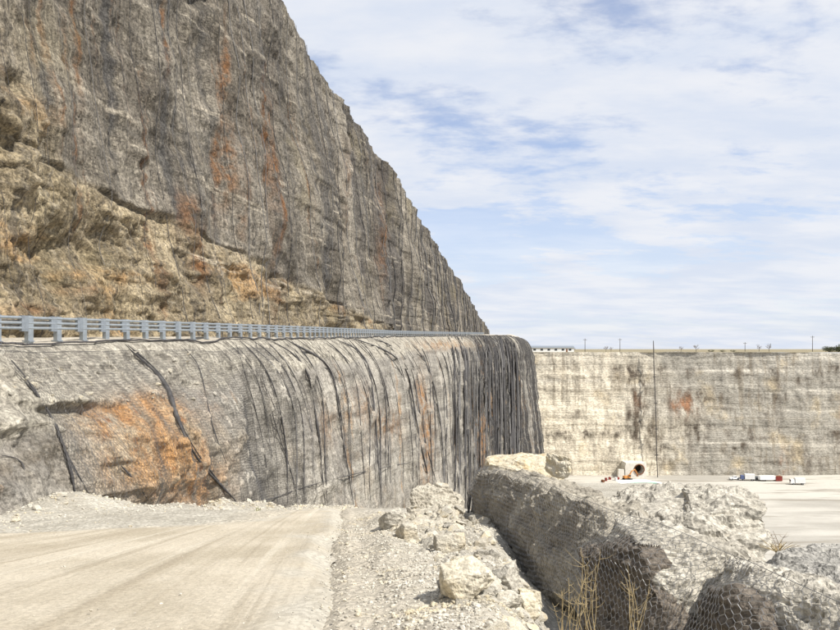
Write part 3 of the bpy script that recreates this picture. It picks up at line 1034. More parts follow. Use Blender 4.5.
def build_wall_mesh():
    c0, c1 = col_of(-40), col_of(230)
    s0, s1 = np.interp(c0, np.arange(len(LS)), LS), np.interp(c1, np.arange(len(LS)), LS)
    cell = .13
    nu, nv = int((s1 - s0) / cell), 96
    uv, ed = hex_edges(nu, nv)
    sp = s0 + uv[:, 0] * cell
    ci = np.interp(sp, LS, np.arange(len(LS)))
    # row by real distance down the surface
    sub = LG[::4]
    L = np.concatenate([np.zeros((len(sub), 1)), np.cumsum(np.linalg.norm(np.diff(sub, axis=1), axis=2) * .8, axis=1)], 1)
    want = uv[:, 1] * cell
    ri = np.zeros(len(uv))
    cidx = np.clip((ci / 4).astype(int), 0, len(sub) - 1)
    for c in np.unique(cidx):
        k = cidx == c
        ri[k] = np.interp(want[k], L[c], np.arange(L.shape[1]))
    SG = LG.copy()
    for _ in range(3):
        for ax, w_ in ((0, 4), (1, 5)):
            SG = sum(np.roll(SG, k, ax) for k in range(-w_, w_ + 1)) / (2 * w_ + 1)
    e = np.clip(np.minimum(np.arange(SG.shape[1]), SG.shape[1] - 1 - np.arange(SG.shape[1])) / 16.0, 0, 1)[None, :, None]
    SG = SG * e + LG * (1 - e)
    SN = gnormals(SG)
    SN = SN if SN[300, 100, 0] > 0 else -SN
    p = surf(SG, SN, ci, ri, np.interp(np.interp(ci, np.arange(len(LK)), LK), [40, 110], [.22, .10]))
    me = wires(p - NO, ed, .006, 'wire_mesh')
    tag(link('wire_mesh', me, M_wire, net), kind='stuff')


build_wall_mesh()

# seams of the net on the upper wall
net2 = empty('rockfall_net', tuple(UG[200, 0]))
tag(net2, 'thin dark net seams hanging straight down the tall upper quarry wall', 'rockfall net')
NO2 = np.array(net2.location)
uq = UG[:, 0, 1]
ssn = 33.0
while ssn < 330:
    ci = np.interp(ssn, uq, np.arange(len(uq)))
    r0 = rnd.choice([0, 0, 0, rnd.uniform(20, 90)])
    ri = np.linspace(298, r0, 60)
    drift = np.cumsum(np.array([rnd.uniform(-.25, .25) for _ in ri])) * .6
    p = surf(UG, UGN, ci + drift, ri, np.full(60, .16))
    for k in range(3):
        p[:, k] = smooth1(p[:, k], 2)
    v, q = tube_arrays(p - NO2, ssn * .0004 * rnd.uniform(.5, 1.25) * (1 + ssn / 300), 4)
    MB().add(v, q).build('net_seam', rnd.choice([M_fold, M_foldg]), net2, True)
    ssn += rnd.uniform(1.2, 3.6) * (1 + ssn / 260)


# ------------------------------------------------------------------ rocks
def rock_hull(name, pts, res, amp, seed, mat, parent=None, chip=0.0, smooth_it=2, stretch=(1, 1, 1)):
    """a rock from its measured corners: hull, refined, worn and broken up"""
    bm = bmesh.new()
    groups = pts if isinstance(pts[0], list) else [pts]
    for g in groups:
        vs = [bm.verts.new(p) for p in g]
        r = bmesh.ops.convex_hull(bm, input=vs)
        bmesh.ops.delete(bm, geom=[e for e in set(r['geom_interior'] + r['geom_unused']) if isinstance(e, bmesh.types.BMVert)], context='VERTS')
    for _ in range(9):
        lng = [e for e in bm.edges if e.calc_length() > res]
        if not lng or len(bm.faces) > 45000:
            break
        bmesh.ops.subdivide_edges(bm, edges=lng, cuts=1)
        bmesh.ops.triangulate(bm, faces=bm.faces[:])
    for _ in range(smooth_it):
        bmesh.ops.smooth_vert(bm, verts=bm.verts[:], factor=.5, use_axis_x=True, use_axis_y=True, use_axis_z=True)
    bmesh.ops.recalc_face_normals(bm, faces=bm.faces[:])
    bm.normal_update()
    co = np.array([v.co[:] for v in bm.verts])
    no = np.array([v.normal[:] for v in bm.verts])
    x, y, z = (co / np.array(stretch)).T
    L = amp * 6
    stp = lambda a, k: (np.floor(a * k) + sst(.0, .35, a * k - np.floor(a * k))) / k
    d = amp * .45 * fbm(x / L, y / L, z / L, 4, seed)
    d += chip * 1.3 * stp(fbm((x + z * .4) / (L * 1.6), y / (L * 1.6), z / (L * .5), 3, seed + 9), 2.0)
    d += chip * .6 * stp(fbm((x - y) / (L * .7), (y + z) / (L * .5), z / (L * .3), 2, seed + 19), 2.4)
    d -= amp * .5 * np.clip(ridged(x / (L * 1.1), y / (L * 1.1), z / (L * .8), 2, seed + 5) - 1.15, 0, 1)
    d += amp * .2 * fbm(x / (L * .14), y / (L * .14), z / (L * .14), 3, seed + 7)
    co = co + no * d[:, None]
    for v, c in zip(bm.verts, co):
        v.co = c
    c0 = co.mean(0)
    c0[2] = co[:, 2].min()
    bmesh.ops.translate(bm, verts=bm.verts[:], vec=-Vector(c0))
    me = bpy.data.meshes.new(name)
    bm.to_mesh(me)
    bm.free()
    for p in me.polygons:
        p.use_smooth = False
    o = link(name, me, mat, parent)
    o.location = c0
    return o


def qp(*l):
    return [P(*a) for a in l]


def extr(l, vec):
    """the measured face points plus the same points pushed back into the rock"""
    return l + [p + Vector(vec) for p in l]


netted = []
# A: the long dark block below the net, shaded face to the road
fA = qp((464, 556, 21.5), (478, 474, 21), (500, 474, 18.5), (540, 487, 15.3), (578, 508, 13), (600, 508, 12.2), (611, 522, 11.8), (586, 604, 11.0), (520, 584, 15))
A = rock_hull('boulder', fA + [p + Vector((.75, .45, -.12)) for p in fA[1:7]] + [p + Vector((1.0, .5, -1.4)) for p in fA], .055, .11, 201, M_mid, chip=.10)
tag(A, 'long grey rock block with its whole shaded flank under the wire net', 'boulder')
# second rock: lit top and front, the flank's shade coloured into a thin dark slab
fB = qp((644, 548, 9.75), (684, 650, 8.95), (600, 545, 11.5), (600, 640, 11.0), (606, 509, 12.6), (640, 517, 11.8), (682, 529, 10.8), (726, 546, 10.0), (708, 575, 9.6), (722, 650, 8.9), (690, 700, 8.6), (600, 700, 10.2))
B = rock_hull('boulder', fB + [p + Vector((.5, .9, -.5)) for p in fB[4:9]] + [p + Vector((.5, .8, -1.2)) for p in fB], .042, .075, 202, M_grey, chip=.07, smooth_it=1)
tag(B, 'light grey sloping rock beside its shaded flank under the net', 'boulder')
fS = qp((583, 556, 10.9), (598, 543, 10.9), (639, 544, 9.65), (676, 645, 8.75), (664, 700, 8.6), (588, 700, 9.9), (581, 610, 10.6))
Sl = rock_hull('boulder', fS + [p + Vector((.35, .12, -.05)) for p in fS], .042, .07, 212, M_shade, chip=.06, smooth_it=1)  # no boulder of its own: stands for the second rock's shaded flank
tag(Sl, 'steep thin slab coloured dark as the shaded rock flank behind the dry weeds under the net', 'boulder')
# third rock, nearest, under the widest meshes
fC = qp((742, 590, 7.9), (792, 655, 7.2), (720, 588, 8.9), (706, 660, 8.6), (728, 559, 9.4), (760, 566, 8.6), (800, 578, 7.9), (850, 593, 7.2), (930, 620, 6.5), (820, 610, 7.3), (850, 680, 6.7), (940, 700, 6.0), (790, 730, 6.7), (710, 730, 8.0))
Cc = rock_hull('boulder', fC + [p + Vector((.5, .8, -.4)) for p in fC[4:9]] + [p + Vector((.4, .6, -1.0)) for p in fC], .035, .055, 203, M_grey, chip=.05, smooth_it=1)
tag(Cc, 'pale sunlit rock slope under the widest meshes of the net', 'boulder')
fT = qp((697, 612, 8.5), (710, 590, 8.55), (736, 590, 7.75), (786, 645, 7.05), (780, 720, 6.7), (700, 720, 7.8))  # left flank of the third rock, its shade painted as a thin dark slab
Tt = rock_hull('boulder', fT + [p + Vector((.3, .1, -.05)) for p in fT], .035, .05, 213, M_shade, chip=.05, smooth_it=1)  # no boulder of its own: stands for the third rock's shaded flank
tag(Tt, 'small thin slab coloured dark as the shaded flank at the foot of the pale slope under the net', 'boulder')
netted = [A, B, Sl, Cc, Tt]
# D: smooth slate grey dome behind the net
fE = qp((762, 566, 11.5), (790, 551, 11.8), (815, 545, 11.8), (850, 546, 11.6), (930, 560, 11), (770, 600, 10.2), (850, 615, 9.2), (950, 640, 8.6), (760, 650, 10.5))
D2 = rock_hull('boulder', fE + [p + Vector((1.0, 1.8, -.9)) for p in fE] + [p + Vector((0, .4, -1.8)) for p in fE], .045, .06, 206, M_dgrey, chip=.05)
tag(D2, 'smooth slate grey domed rock beside the dry brush', 'boulder')
# E: the big broken outcrop against the quarry floor, several blocks
E = rock_hull('rock_outcrop', [
    qp((588, 512, 17), (612, 500, 18), (640, 488, 19), (690, 484, 19), (712, 486, 18), (600, 540, 15.5), (700, 540, 15), (640, 560, 14), (700, 600, 14)) + [p + Vector((.5, 2.5, -.7)) for p in qp((600, 505, 17.5), (690, 488, 18.5), (640, 492, 19), (640, 600, 18))],
    qp((690, 487, 17.5), (728, 490, 17), (758, 496, 16.4), (766, 506, 16.2), (768, 560, 15.2), (764, 590, 15), (680, 570, 14.5), (690, 520, 15.5), (690, 620, 14.4)) + [p + Vector((.1, 2.2, -.5)) for p in qp((700, 492, 17.5), (756, 502, 16.6), (758, 580, 15.5), (700, 600, 15))],
    qp((596, 520, 14.8), (640, 515, 14.2), (700, 522, 13.4), (745, 545, 13), (735, 585, 12.4), (640, 580, 12.6), (610, 560, 13.5), (700, 620, 12.4)) + [p + Vector((.2, 1.6, -.4)) for p in qp((640, 520, 14), (740, 555, 13), (640, 620, 13))],
], .055, .10, 207, M_grey, chip=.10, smooth_it=1)
tag(E, 'large broken grey rock outcrop with cracks above the quarry floor', 'rock outcrop')
# G: flat-topped tan block at the foot of the wall end
Gt = rock_hull('rock_ledge', qp((486, 456, 96), (520, 453, 100), (549, 455, 98), (556, 462, 88), (554, 480, 86), (488, 480, 88), (489, 464, 87), (480, 500, 92), (570, 505, 90), (560, 500, 104)), .45, .35, 208, M_tan, chip=.28, smooth_it=1)
tag(Gt, 'flat topped tan rock ledge below the dark end of the wall', 'rock ledge')
for (x, y, Y, s, lab) in ((557, 464, 84, 1.5, 'cream broken boulder lying against the end of the tan ledge'),):
    b_ = rock_hull('boulder', [P(x, y, Y) + Vector((rnd.uniform(-1, 1) * s, rnd.uniform(-1, 1) * s, rnd.uniform(-1.6, .8) * s)) for _ in range(14)], .3, .2, 230, M_yel, chip=.15)
    tag(b_, lab, 'boulder')

# heap of rubble at the end of the berm
Hp = rock_hull('rubble_heap', [
    qp((384, 556, 14.3), (392, 532, 16.2), (400, 520, 17.4), (420, 506, 18), (450, 505, 18.2), (468, 530, 17), (474, 566, 14), (440, 572, 13.0), (396, 566, 13.4)) + [p + Vector((.2, 1.4, -.5)) for p in qp((400, 540, 17.5), (465, 540, 17.5))],
    qp((408, 512, 18), (414, 495, 18.3), (425, 487, 18.5), (440, 484, 18.6), (452, 490, 18.5), (464, 500, 18.3), (466, 530, 17.9), (436, 530, 17.4), (412, 526, 17.6)) + [p + Vector((.1, .9, -.1)) for p in qp((425, 490, 18.5), (460, 500, 18.4), (440, 530, 18))],
], .04, .08, 209, M_heap, chip=.07, smooth_it=1)
tag(Hp, 'heap of pale broken rubble at the road bend below the wall', 'rubble heap')

# stones: a few shapes shared by many pieces
def stone_mesh(seed, sub=2):
    r = random.Random(seed)
    bm = bmesh.new()
    bmesh.ops.create_icosphere(bm, subdivisions=sub, radius=1)
    pl = [(Vector((r.gauss(0, 1), r.gauss(0, 1), r.gauss(0, 1))).normalized(), r.uniform(.38, .72)) for _ in range(9)]
    for v in bm.verts:
        for n, d in pl:
            k = v.co.dot(n) - d
            if k > 0:
                v.co -= n * k
        v.co = Vector((v.co.x * 1.0, v.co.y * .78, v.co.z * .62)) * (1 + r.uniform(-.03, .03))
    me = bpy.data.meshes.new('stone')
    bm.to_mesh(me)
    bm.free()
    for p in me.polygons:
        p.use_smooth = False
    return me


stones = {m.name: [stone_mesh(s, 2) for s in range(40 + 10 * k, 47 + 10 * k)] for k, m in enumerate((M_pale, M_grey, M_yel, M_tan, M_heap))}
for m in (M_pale, M_grey, M_yel, M_tan, M_heap):
    for s in stones[m.name]:
        s.materials.append(m)


def hero(px, py, Y, w, h, mat, lab, seed, rz=0.0):
    """an angular broken block: hull of a few scattered corners, chipped"""
    r = random.Random(seed)
    c = P(px, py, Y)
    pts = []
    for k in range(17):
        d = Vector((r.gauss(0, 1), r.gauss(0, 1), r.gauss(0, 1) - .25)).normalized()
        d = Vector([max(-.72, min(.72, a)) for a in d])
        pts.append(c + Matrix.Rotation(rz, 3, 'Z') @ Vector((d.x * w * .72, d.y * w * .55, d.z * h * .74)))
    o = rock_hull('boulder', pts, w * .045, w * .03, seed, mat, chip=w * .014, smooth_it=1)
    return tag(o, lab, 'boulder')


def from_px(px, py):
    """ground distance of a photo point on the ramp"""
    Ys = np.linspace(5, 40, 500)
    Xs = (px - 420) / F * Ys
    d = zg(Xs, Ys, False) - (HZ - py) / F * Ys
    k = np.argmax(d > 0)
    return Ys[k] if d.max() > 0 else 15.0


def hb(px, py_bottom, wpx, hpx, mat, lab, seed, rz):
    Y = from_px(px, py_bottom)
    return hero(px, py_bottom - hpx * .42, Y, wpx / F * Y, hpx / F * Y, mat, lab, seed, rz)


hb(468, 594, 54, 40, M_yel, 'cream coloured boulder with flat face on the road berm', 301, .3)
hb(506, 590, 34, 30, M_grey, 'brownish grey boulder with shadow gap beside the cream boulder', 302, 1.1)
hb(528, 614, 30, 30, M_tan, 'tan angular block tilted at the edge of the berm', 303, 2.0)
hb(508, 606, 28, 16, M_pale, 'flat light grey slab between the tan block and gravel', 304, .5)
hb(445, 592, 18, 18, M_grey, 'small dark grey stone touching the cream boulder shadow side', 305, .9)
hb(450, 552, 30, 20, M_heap, 'pale chunk of rock lying at the foot of the rubble heap', 306, .2)
hb(394, 528, 26, 20, M_grey, 'squat grey rock on the road side of the rubble heap', 307, .7)
hb(407, 540, 24, 18, M_heap, 'pale rock lying on the road side slope of the rubble heap', 308, 1.9)


def put_stone(parent, X, Y, s, mats, sink=.25, z=None):
    mt = rnd.choice(mats)
    o = link('stone', rnd.choice(stones[mt.name]), parent=parent)
    zz_ = float(zg(X, Y)) if z is None else z
    o.location = Vector((X, Y, zz_ + s * (.45 - sink))) - parent.location
    o.scale = (s * rnd.uniform(.8, 1.2), s * rnd.uniform(.8, 1.2), s * rnd.uniform(.75, 1.2))
    o.rotation_euler = (rnd.uniform(-.5, .5), rnd.uniform(-.5, .5), rnd.uniform(0, 6.28))
    return o


berm = empty('rubble_berm', (0.5, 11, float(zg(.5, 11))))
tag(berm, 'berm of loose pale rubble stones along the road edge beside the net', 'rubble berm')
n_ = 0
while n_ < 280:
    Y = rnd.uniform(6.2, 18)
    px = rnd.gauss(np.interp(Y, [6.5, 9, 12, 17], [515, 495, 465, 430]), 24)
    X = (px - 420) / F * Y
    if X < xr_road(Y) + .4:
        continue
    s = rnd.choice([.035, .04, .05, .06, .06, .08, .08, .1, .13, .17]) * (1 if Y < 12 else 1.5)
    put_stone(berm, X, Y, s, [M_pale, M_heap, M_grey, M_yel], .38)
    n_ += 1
for i in range(130):                               # stones on the heap
    a = rnd.uniform(0, 1)
    px, py = rnd.uniform(386, 462), rnd.uniform(508, 570)
    d = Vector(((px - 420) / F, 1, (HZ - py) / F)).normalized()
    mw = Hp.matrix_basis
    hit, loc, nn, _ = Hp.ray_cast(-Hp.location, d)
    if hit:
        mt = rnd.choice([M_pale, M_pale, M_grey, M_yel])
        s = rnd.uniform(.05, .17)
        o = link('stone', rnd.choice(stones[mt.name]), parent=Hp)
        o.location = loc + nn * s * .15
        o.scale = (s * rnd.uniform(.8, 1.3), s, s * rnd.uniform(.7, 1.2))
        o.rotation_euler = (rnd.uniform(-.7, .7), rnd.uniform(-.7, .7), rnd.uniform(0, 6.28))
tal = empty('talus_rubble', (-13, 22, float(zg(-13, 22))))
tag(tal, 'strip of loose pale rubble along the foot of the netted wall', 'rubble')
n_ = 0
while n_ < 170:
    Y = rnd.uniform(17, 46)
    X = float(wall_base_x(Y)) + abs(rnd.gauss(0, 1.3)) - .6
    if (X - xl_road(Y)) > -.2:
        continue
    s = rnd.choice([.08, .09, .1, .12, .14, .18, .24]) * (1 if Y < 30 else 1.3)
    put_stone(tal, X, Y, s, [M_pale, M_pale, M_yel, M_grey])
    n_ += 1


lw = bpy.data.objects['lower_quarry_wall']
for i in range(90):                                # loose blocks caught behind the net on the soil slope
    px, py = rnd.uniform(-6, 215), rnd.uniform(352, 402)
    d = Vector(((px - 420) / F, 1, (HZ - py) / F)).normalized()
    h = LBVH.ray_cast(Vector((0, 0, 0)), d)
    if h[0] is not None:
        mt = rnd.choice([M_heap, M_grey, M_heap, M_yel])
        s = rnd.choice([.07, .08, .1, .12, .16, .22])
        o = link('stone', rnd.choice(stones[mt.name]), parent=lw)
        o.location = h[0]
        o.scale = (s * rnd.uniform(.9, 1.4), s, s * rnd.uniform(.7, 1.1))
        o.rotation_euler = (rnd.uniform(-.7, .7), rnd.uniform(-.7, .7), rnd.uniform(0, 6.28))


def loose_stones(name, label, fn, n, mat, seed):
    r = np.random.default_rng(seed)
    bm = bmesh.new()
    bmesh.ops.create_icosphere(bm, subdivisions=1, radius=1)
    base = np.array([v.co[:] for v in bm.verts])
    tri = np.array([[v.index for v in f.verts] for f in bm.faces])
    bm.free()
    X, Y, S = fn(r, n)
    Z = zg(X, Y)
    k = len(X)
    # crumpled spheres, each turned and squashed its own way
    jit = 1 + r.uniform(-.28, .18, (k, len(base), 1))
    v = base[None] * jit * np.stack([S * r.uniform(.8, 1.4, k), S * r.uniform(.7, 1.1, k), S * r.uniform(.5, .9, k)], -1)[:, None]
    a = r.uniform(0, 6.28, k)
    ca, sa = np.cos(a)[:, None], np.sin(a)[:, None]
    v = np.stack([v[..., 0] * ca - v[..., 1] * sa, v[..., 0] * sa + v[..., 1] * ca, v[..., 2]], -1)
    v += np.stack([X, Y, Z + S * .2], -1)[:, None]
    f = tri[None] + (np.arange(k) * len(base))[:, None, None]
    me = np_mesh(name, v.reshape(-1, 3), f.reshape(-1, 3), False)
    return tag(link(name, me, mat), label, 'gravel', kind='stuff')


def f_berm(r, n):
    Y = r.uniform(6, 20, n)
    px = r.normal(np.interp(Y, [6, 9, 12, 18], [455, 450, 435, 415]), 55)
    X = (px - 420) / F * Y
    S = r.choice([.012, .016, .02, .028, .04], n, p=[.3, .3, .2, .15, .05])
    k = X > xr_road(Y) - .05 - .5 * r.uniform(0, 1, n) ** 2
    return X[k], Y[k], S[k]


def f_talus(r, n):
    Y = r.uniform(14, 60, n)
    X = wall_base_x(Y) + np.abs(r.normal(0, 2.3, n)) - .8
    S = r.choice([.02, .03, .045, .07], n, p=[.35, .35, .2, .1]) * np.clip(Y / 24, .8, 2)
    k = X < xl_road(Y) + .2
    return X[k], Y[k], S[k]


def f_road(r, n):
    Y = 6 + 14 * r.uniform(0, 1, n) ** 1.6
    X = xl_road(Y) + (xr_road(Y) - xl_road(Y)) * (1 - r.uniform(0, 1, n) ** 2.2 * .5)
    S = r.choice([.007, .01, .014, .02], n, p=[.4, .35, .2, .05])
    return X, Y, S


loose_stones('loose_gravel', 'fine loose gravel scattered over the rubble berm by the road', f_berm, 8500, M_pale, 5)
loose_stones('loose_gravel', 'loose limestone chips at the foot of the netted wall', f_talus, 6500, M_pale, 6)
loose_stones('loose_gravel', 'tiny stones strewn on the dusty haul road', f_road, 1500, M_pale, 8)

# ------------------------------------------------------------------ near net over the rocks
def build_near_net():
    deps = bpy.context.evaluated_depsgraph_get()
    vs, fs, n = [], [], 0
    for o in netted + [E]:
        me = o.data
        vs += [tuple(v.co + o.location) for v in me.vertices]
        fs += [[i + n for i in p.vertices] for p in me.polygons]
        n += len(me.vertices)
    bv = BVHTree.FromPolygons(vs, fs)
    # ridge and foot of the draped net, measured
    top = [(472, 458, 22), (484, 464, 20.6), (510, 468, 18.2), (545, 484, 15.2), (578, 499, 13.3), (606, 509, 12), (640, 519, 10.9), (680, 527, 9.7), (720, 543, 8.5), (752, 559, 7.7), (800, 574, 6.8), (840, 586, 6.1), (900, 606, 5.4), (980, 630, 4.9)]
    bot = [(462, 548, 21.5), (470, 556, 20), (500, 575, 16.5), (535, 588, 14), (568, 600, 12.2), (585, 612, 11.2), (592, 660, 10.2), (610, 700, 9.2), (640, 720, 8.5), (660, 730, 7.8), (700, 735, 7.0), (740, 740, 6.4), (800, 745, 5.7), (880, 750, 5.0)]
    T = np.array([P(*a)[:] for a in top])
    Bt = np.array([P(*a)[:] for a in bot])
    L = np.concatenate([[0], np.cumsum(np.linalg.norm(np.diff(T, axis=0), axis=1))])
    cell = .115
    nu = int(L[-1] / cell)
    hgt = 2.9
    nv = int(hgt / (cell * .95))
    # coarse drape
    cu, cv_ = 150, 44
    us = np.linspace(0, L[-1], cu)
    tp = np.stack([smooth1(np.interp(us, L, T[:, k]), 4) for k in range(3)], -1)
    bt = np.stack([smooth1(np.interp(us, L, Bt[:, k]), 4) for k in range(3)], -1)
    t = np.linspace(0, 1, cv_)
    base = tp[:, None] * (1 - t)[None, :, None] + bt[:, None] * t[None, :, None]
    out = np.array([-.80, -.25, .55])
    out /= np.linalg.norm(out)
    dd = np.zeros((cu, cv_))
    for i in range(cu):
        for j in range(cv_):
            o = Vector(base[i, j] + out * 2.2)
            h = bv.ray_cast(o, Vector(-out), 3.6)
            dd[i, j] = (2.2 - h[3]) + .07 if h[0] is not None else -.55
    # the net spans hollows: smooth but never below the rock
    s = dd.copy()
    for _ in range(60):
        pz = np.pad(s, 1, mode='edge')
        s = np.maximum(dd, (pz[:-2, 1:-1] + pz[2:, 1:-1] + pz[1:-1, :-2] + pz[1:-1, 2:]) / 4 - .002)
    S = base + out * s[..., None]
    uv, ed = hex_edges(nu, nv)
    ci = uv[:, 0] / nu * (cu - 1)
    ri = uv[:, 1] / nv * (cv_ - 1)
    N0 = np.zeros_like(S)
    p = surf(S, N0, ci, ri, np.zeros(len(uv)))
    p += .012 * np.stack([fbm(p[:, 0] * 3, p[:, 1] * 3, p[:, 2] * 3, 2, k) for k in (1, 2, 3)], -1)
    root = empty('rockfall_net', tuple(S[cu // 2, -1]))
    tag(root, 'slack hexagonal wire net draped over the rocks beside the haul road', 'rockfall net')
    o0 = np.array(root.location)
    tag(link('wire_mesh', wires(p - o0, ed, .0034, 'wire_mesh'), M_wiren, root), kind='stuff')
    for row, nm, rr in ((0, 'border_cable', .0045), (cv_ - 1, 'border_cable', .007)):
        v, q = tube_arrays(S[:, row] - o0, rr, 5)
        MB().add(v, q).build(nm, M_wiren, root, True)
    # bunched end of the net against the wall
    for k in range(7):
        i0 = k * .8
        pts = surf(S, N0, np.full(30, i0) + np.linspace(0, 1.5, 30) * rnd.uniform(-.5, 1), np.linspace(0, cv_ - 1, 30), np.zeros(30))
        v, q = tube_arrays(pts - o0 + np.array([rnd.uniform(-.2, .1), rnd.uniform(-.2, .2), 0]), .02, 4)
        MB().add(v, q).build('net_fold', M_foldg, root, True)


build_near_net()

# ------------------------------------------------------------------ dry weeds
M_straw = plain('dry_straw', (.42, .33, .18), .9, 0, .3, 6)
M_twig = plain('dry_twig', (.27, .21, .15), .9, 0, .3, 6)


def weed(px, py, Y, hpx, n, lab, spread, name='dry_weed', mat=None, lean=.2):
    root = empty(name, tuple(P(px, py, Y)))
    tag(root, lab, 'weed' if name == 'dry_weed' else 'brush')
    h = hpx / F * Y
    for k in range(n):
        a = rnd.uniform(0, 6.28)
        hh = h * rnd.uniform(.55, 1)
        sp = spread * rnd.uniform(.2, 1) * h
        t = np.linspace(0, 1, 9)
        bx, by = rnd.uniform(-.08, .08) * h, rnd.uniform(-.08, .08) * h
        w_ = rnd.uniform(-.05, .05) * h
        pts = np.stack([bx + math.cos(a) * sp * t ** 1.6 + w_ * np.sin(t * 5), by + math.sin(a) * sp * t ** 1.6 + w_ * np.cos(t * 4), hh * t], -1)
        b = MB().tube(pts, .0045 * (Y / 9) * (1 - .75 * t) + .0012 * Y / 9, 4)
        for s in range(rnd.randint(2, 5)):
            i = rnd.randint(3, 7)
            a2 = rnd.uniform(0, 6.28)
            l2 = rnd.uniform(.08, .22) * h
            e = pts[i] + np.array([math.cos(a2) * l2, math.sin(a2) * l2, l2 * rnd.uniform(.2, 1.0)])
            b.tube([pts[i], (pts[i] + e) / 2 + np.array([0, 0, -.02 * h]), e], [.003 * Y / 9, .002 * Y / 9, .001 * Y / 9], 4)
        b.build('stem', mat or M_straw, root, True)


weed(588, 632, 8.8, 88, 7, 'tall thin dry weed rising in front of the steep shaded rock flank', .16)
weed(632, 640, 8.2, 74, 7, 'straw coloured dry weed leaning beside the steep shaded rock flank', .28)
weed(575, 640, 8.4, 60, 6, 'short dry weed stalks at the edge of the rubble berm', .3)
weed(562, 636, 9.0, 50, 5, 'sparse dry stalks below the long dark rock block', .3)
weed(258, 522, 24.5, 17, 8, 'small greenish yellow weed by the wall foot near the road', .25, mat=plain('green_weed', (.20, .21, .07), .9))
weed(779, 556, 13.4, 15, 26, 'low bushy dry yellow brush between outcrop and slate dome', 1.5, name='dry_brush', mat=M_straw)
weed(777, 552, 13.6, 30, 3, 'thin grey twig bush standing behind the yellow brush', .45, name='dry_brush', mat=M_twig)

# ------------------------------------------------------------------ things on the quarry floor
M_white = plain('white_paint', (.78, .78, .76), .5, 0, .06, 2)
M_conc = plain('pale_concrete', (.66, .63, .56), .9, 0, .12, .8)
M_black = plain('dark_opening', (.03, .022, .018), .9, 0, .3, 1)
M_or = plain('orange_paint', (.52, .22, .05), .5, 0, .15, 1)
M_redp = plain('red_paint', (.24, .045, .035), .5, 0, .2, 1)
M_bluep = plain('blue_paint', (.09, .12, .24), .5, 0, .1, 1)
M_glass = plain('dark_glass', (.03, .035, .04), .15, 0, .1, 1)
M_tyre = plain('tyre_rubber', (.025, .025, .025), .85, 0, .2, 4)
M_green = plain('pale_green_paint', (.28, .46, .36), .6, 0, .1, 1)
M_brown = plain('rusty_steel', (.20, .085, .04), .8, .2, .3, 1)
M_wood = plain('dark_timber', (.09, .075, .06), .9, 0, .2, 3)
M_limew = plain('white_lime', (.80, .80, .77), .95, 0, .06, .5)


def fl(px, Y):
    return ((px - 420) / F * Y, Y, FLOOR)


# portal: concrete block with a round lined opening
px_, py_, _ = fl(635.5, 371)
por = empty('tunnel_portal', (px_, py_, FLOOR))
tag(por, 'white concrete portal with round dark rusty opening at the far wall', 'portal')
seg = 28
cx, cz, r1 = 2.0, 4.6, 2.6
ang = np.linspace(0, 2 * math.pi, seg + 1)[:-1]
ring = np.stack([cx + r1 * np.cos(ang), cz + r1 * np.sin(ang)], -1)
sq = []
for a in ang:
    c_, s_ = math.cos(a), math.sin(a)
    k = min((5.8 - cx) / c_ if c_ > 1e-6 else 1e9, (-5.4 - cx) / c_ if c_ < -1e-6 else 1e9, (8.0 - cz) / s_ if s_ > 1e-6 else 1e9, (-.3 - cz) / s_ if s_ < -1e-6 else 1e9)
    sq.append((cx + c_ * k, cz + s_ * k))
sq = np.array(sq)
v = np.concatenate([np.stack([ring[:, 0], 0 * ang, ring[:, 1]], -1), np.stack([sq[:, 0], 0 * ang, sq[:, 1]], -1), np.stack([ring[:, 0], 0 * ang + 6, ring[:, 1]], -1), np.stack([sq[:, 0], 0 * ang + 8, sq[:, 1]], -1)])
k = np.arange(seg)
k2 = (k + 1) % seg
q = np.concatenate([np.stack([k, k2, seg + k2, seg + k], -1), np.stack([k, 2 * seg + k, 2 * seg + k2, k2], -1), np.stack([seg + k, seg + k2, 3 * seg + k2, 3 * seg + k], -1)])
MB().add(v, q).build('facade', M_conc, por)
th = np.linspace(0, 2 * math.pi, 33)
MB().tube(np.stack([cx + 2.62 * np.cos(th), 0 * th - .12, cz + 2.62 * np.sin(th)], -1), .30, 8).build('rusty_ring', M_brown, por, True)
MB().cyl((cx, 5.6, cz), (cx, 5.9, cz), 2.58, 28).build('dark_interior', M_black, por)
MB().box((-7.5, 1.0, 2.2), (3.6, 2.5, 4.6), .0, .8).build('wing_wall', M_conc, por)

# orange excavator beside the portal
x_, y_, _ = fl(627.5, 366)
ex = empty('excavator', (x_, y_, FLOOR), .25)
tag(ex, 'orange excavator with raised arm in front of the white portal', 'excavator')
for s in (-1, 1):
    b = MB()
    b.box((0, s * 1.15, .45), (3.9, .55, .75))
    b.cyl((-1.95, s * 1.15 - .27, .45), (-1.95, s * 1.15 + .27, .45), .38, 12)
    b.cyl((1.95, s * 1.15 - .27, .45), (1.95, s * 1.15 + .27, .45), .38, 12)
    b.build('crawler_track', M_tyre, ex)
MB().box((-.5, .3, 1.5), (3.2, 2.2, 1.1), 0, .92).build('engine_house', M_or, ex)
cb = MB().box((.7, -.7, 2.0), (1.3, 1.0, 1.7), 0, .9).build('cab', M_or, ex)
MB().box((1.36, -.7, 2.25), (.06, .8, .9)).box((.7, -1.22, 2.25), (.9, .06, .9)).build('window', M_glass, cb)
MB().tube([(.9, .3, 1.6), (2.6, .3, 4.4), (4.6, .3, 5.2)], [.38, .34, .26], 6).build('boom', M_or, ex)
MB().tube([(4.5, .3, 5.3), (5.6, .3, 3.6), (5.9, .3, 2.6)], [.26, .22, .18], 6).build('stick', M_or, ex)
MB().box((5.9, .3, 2.0), (.9, 1.0, 1.0), 0, .6).build('bucket', M_brown, ex)

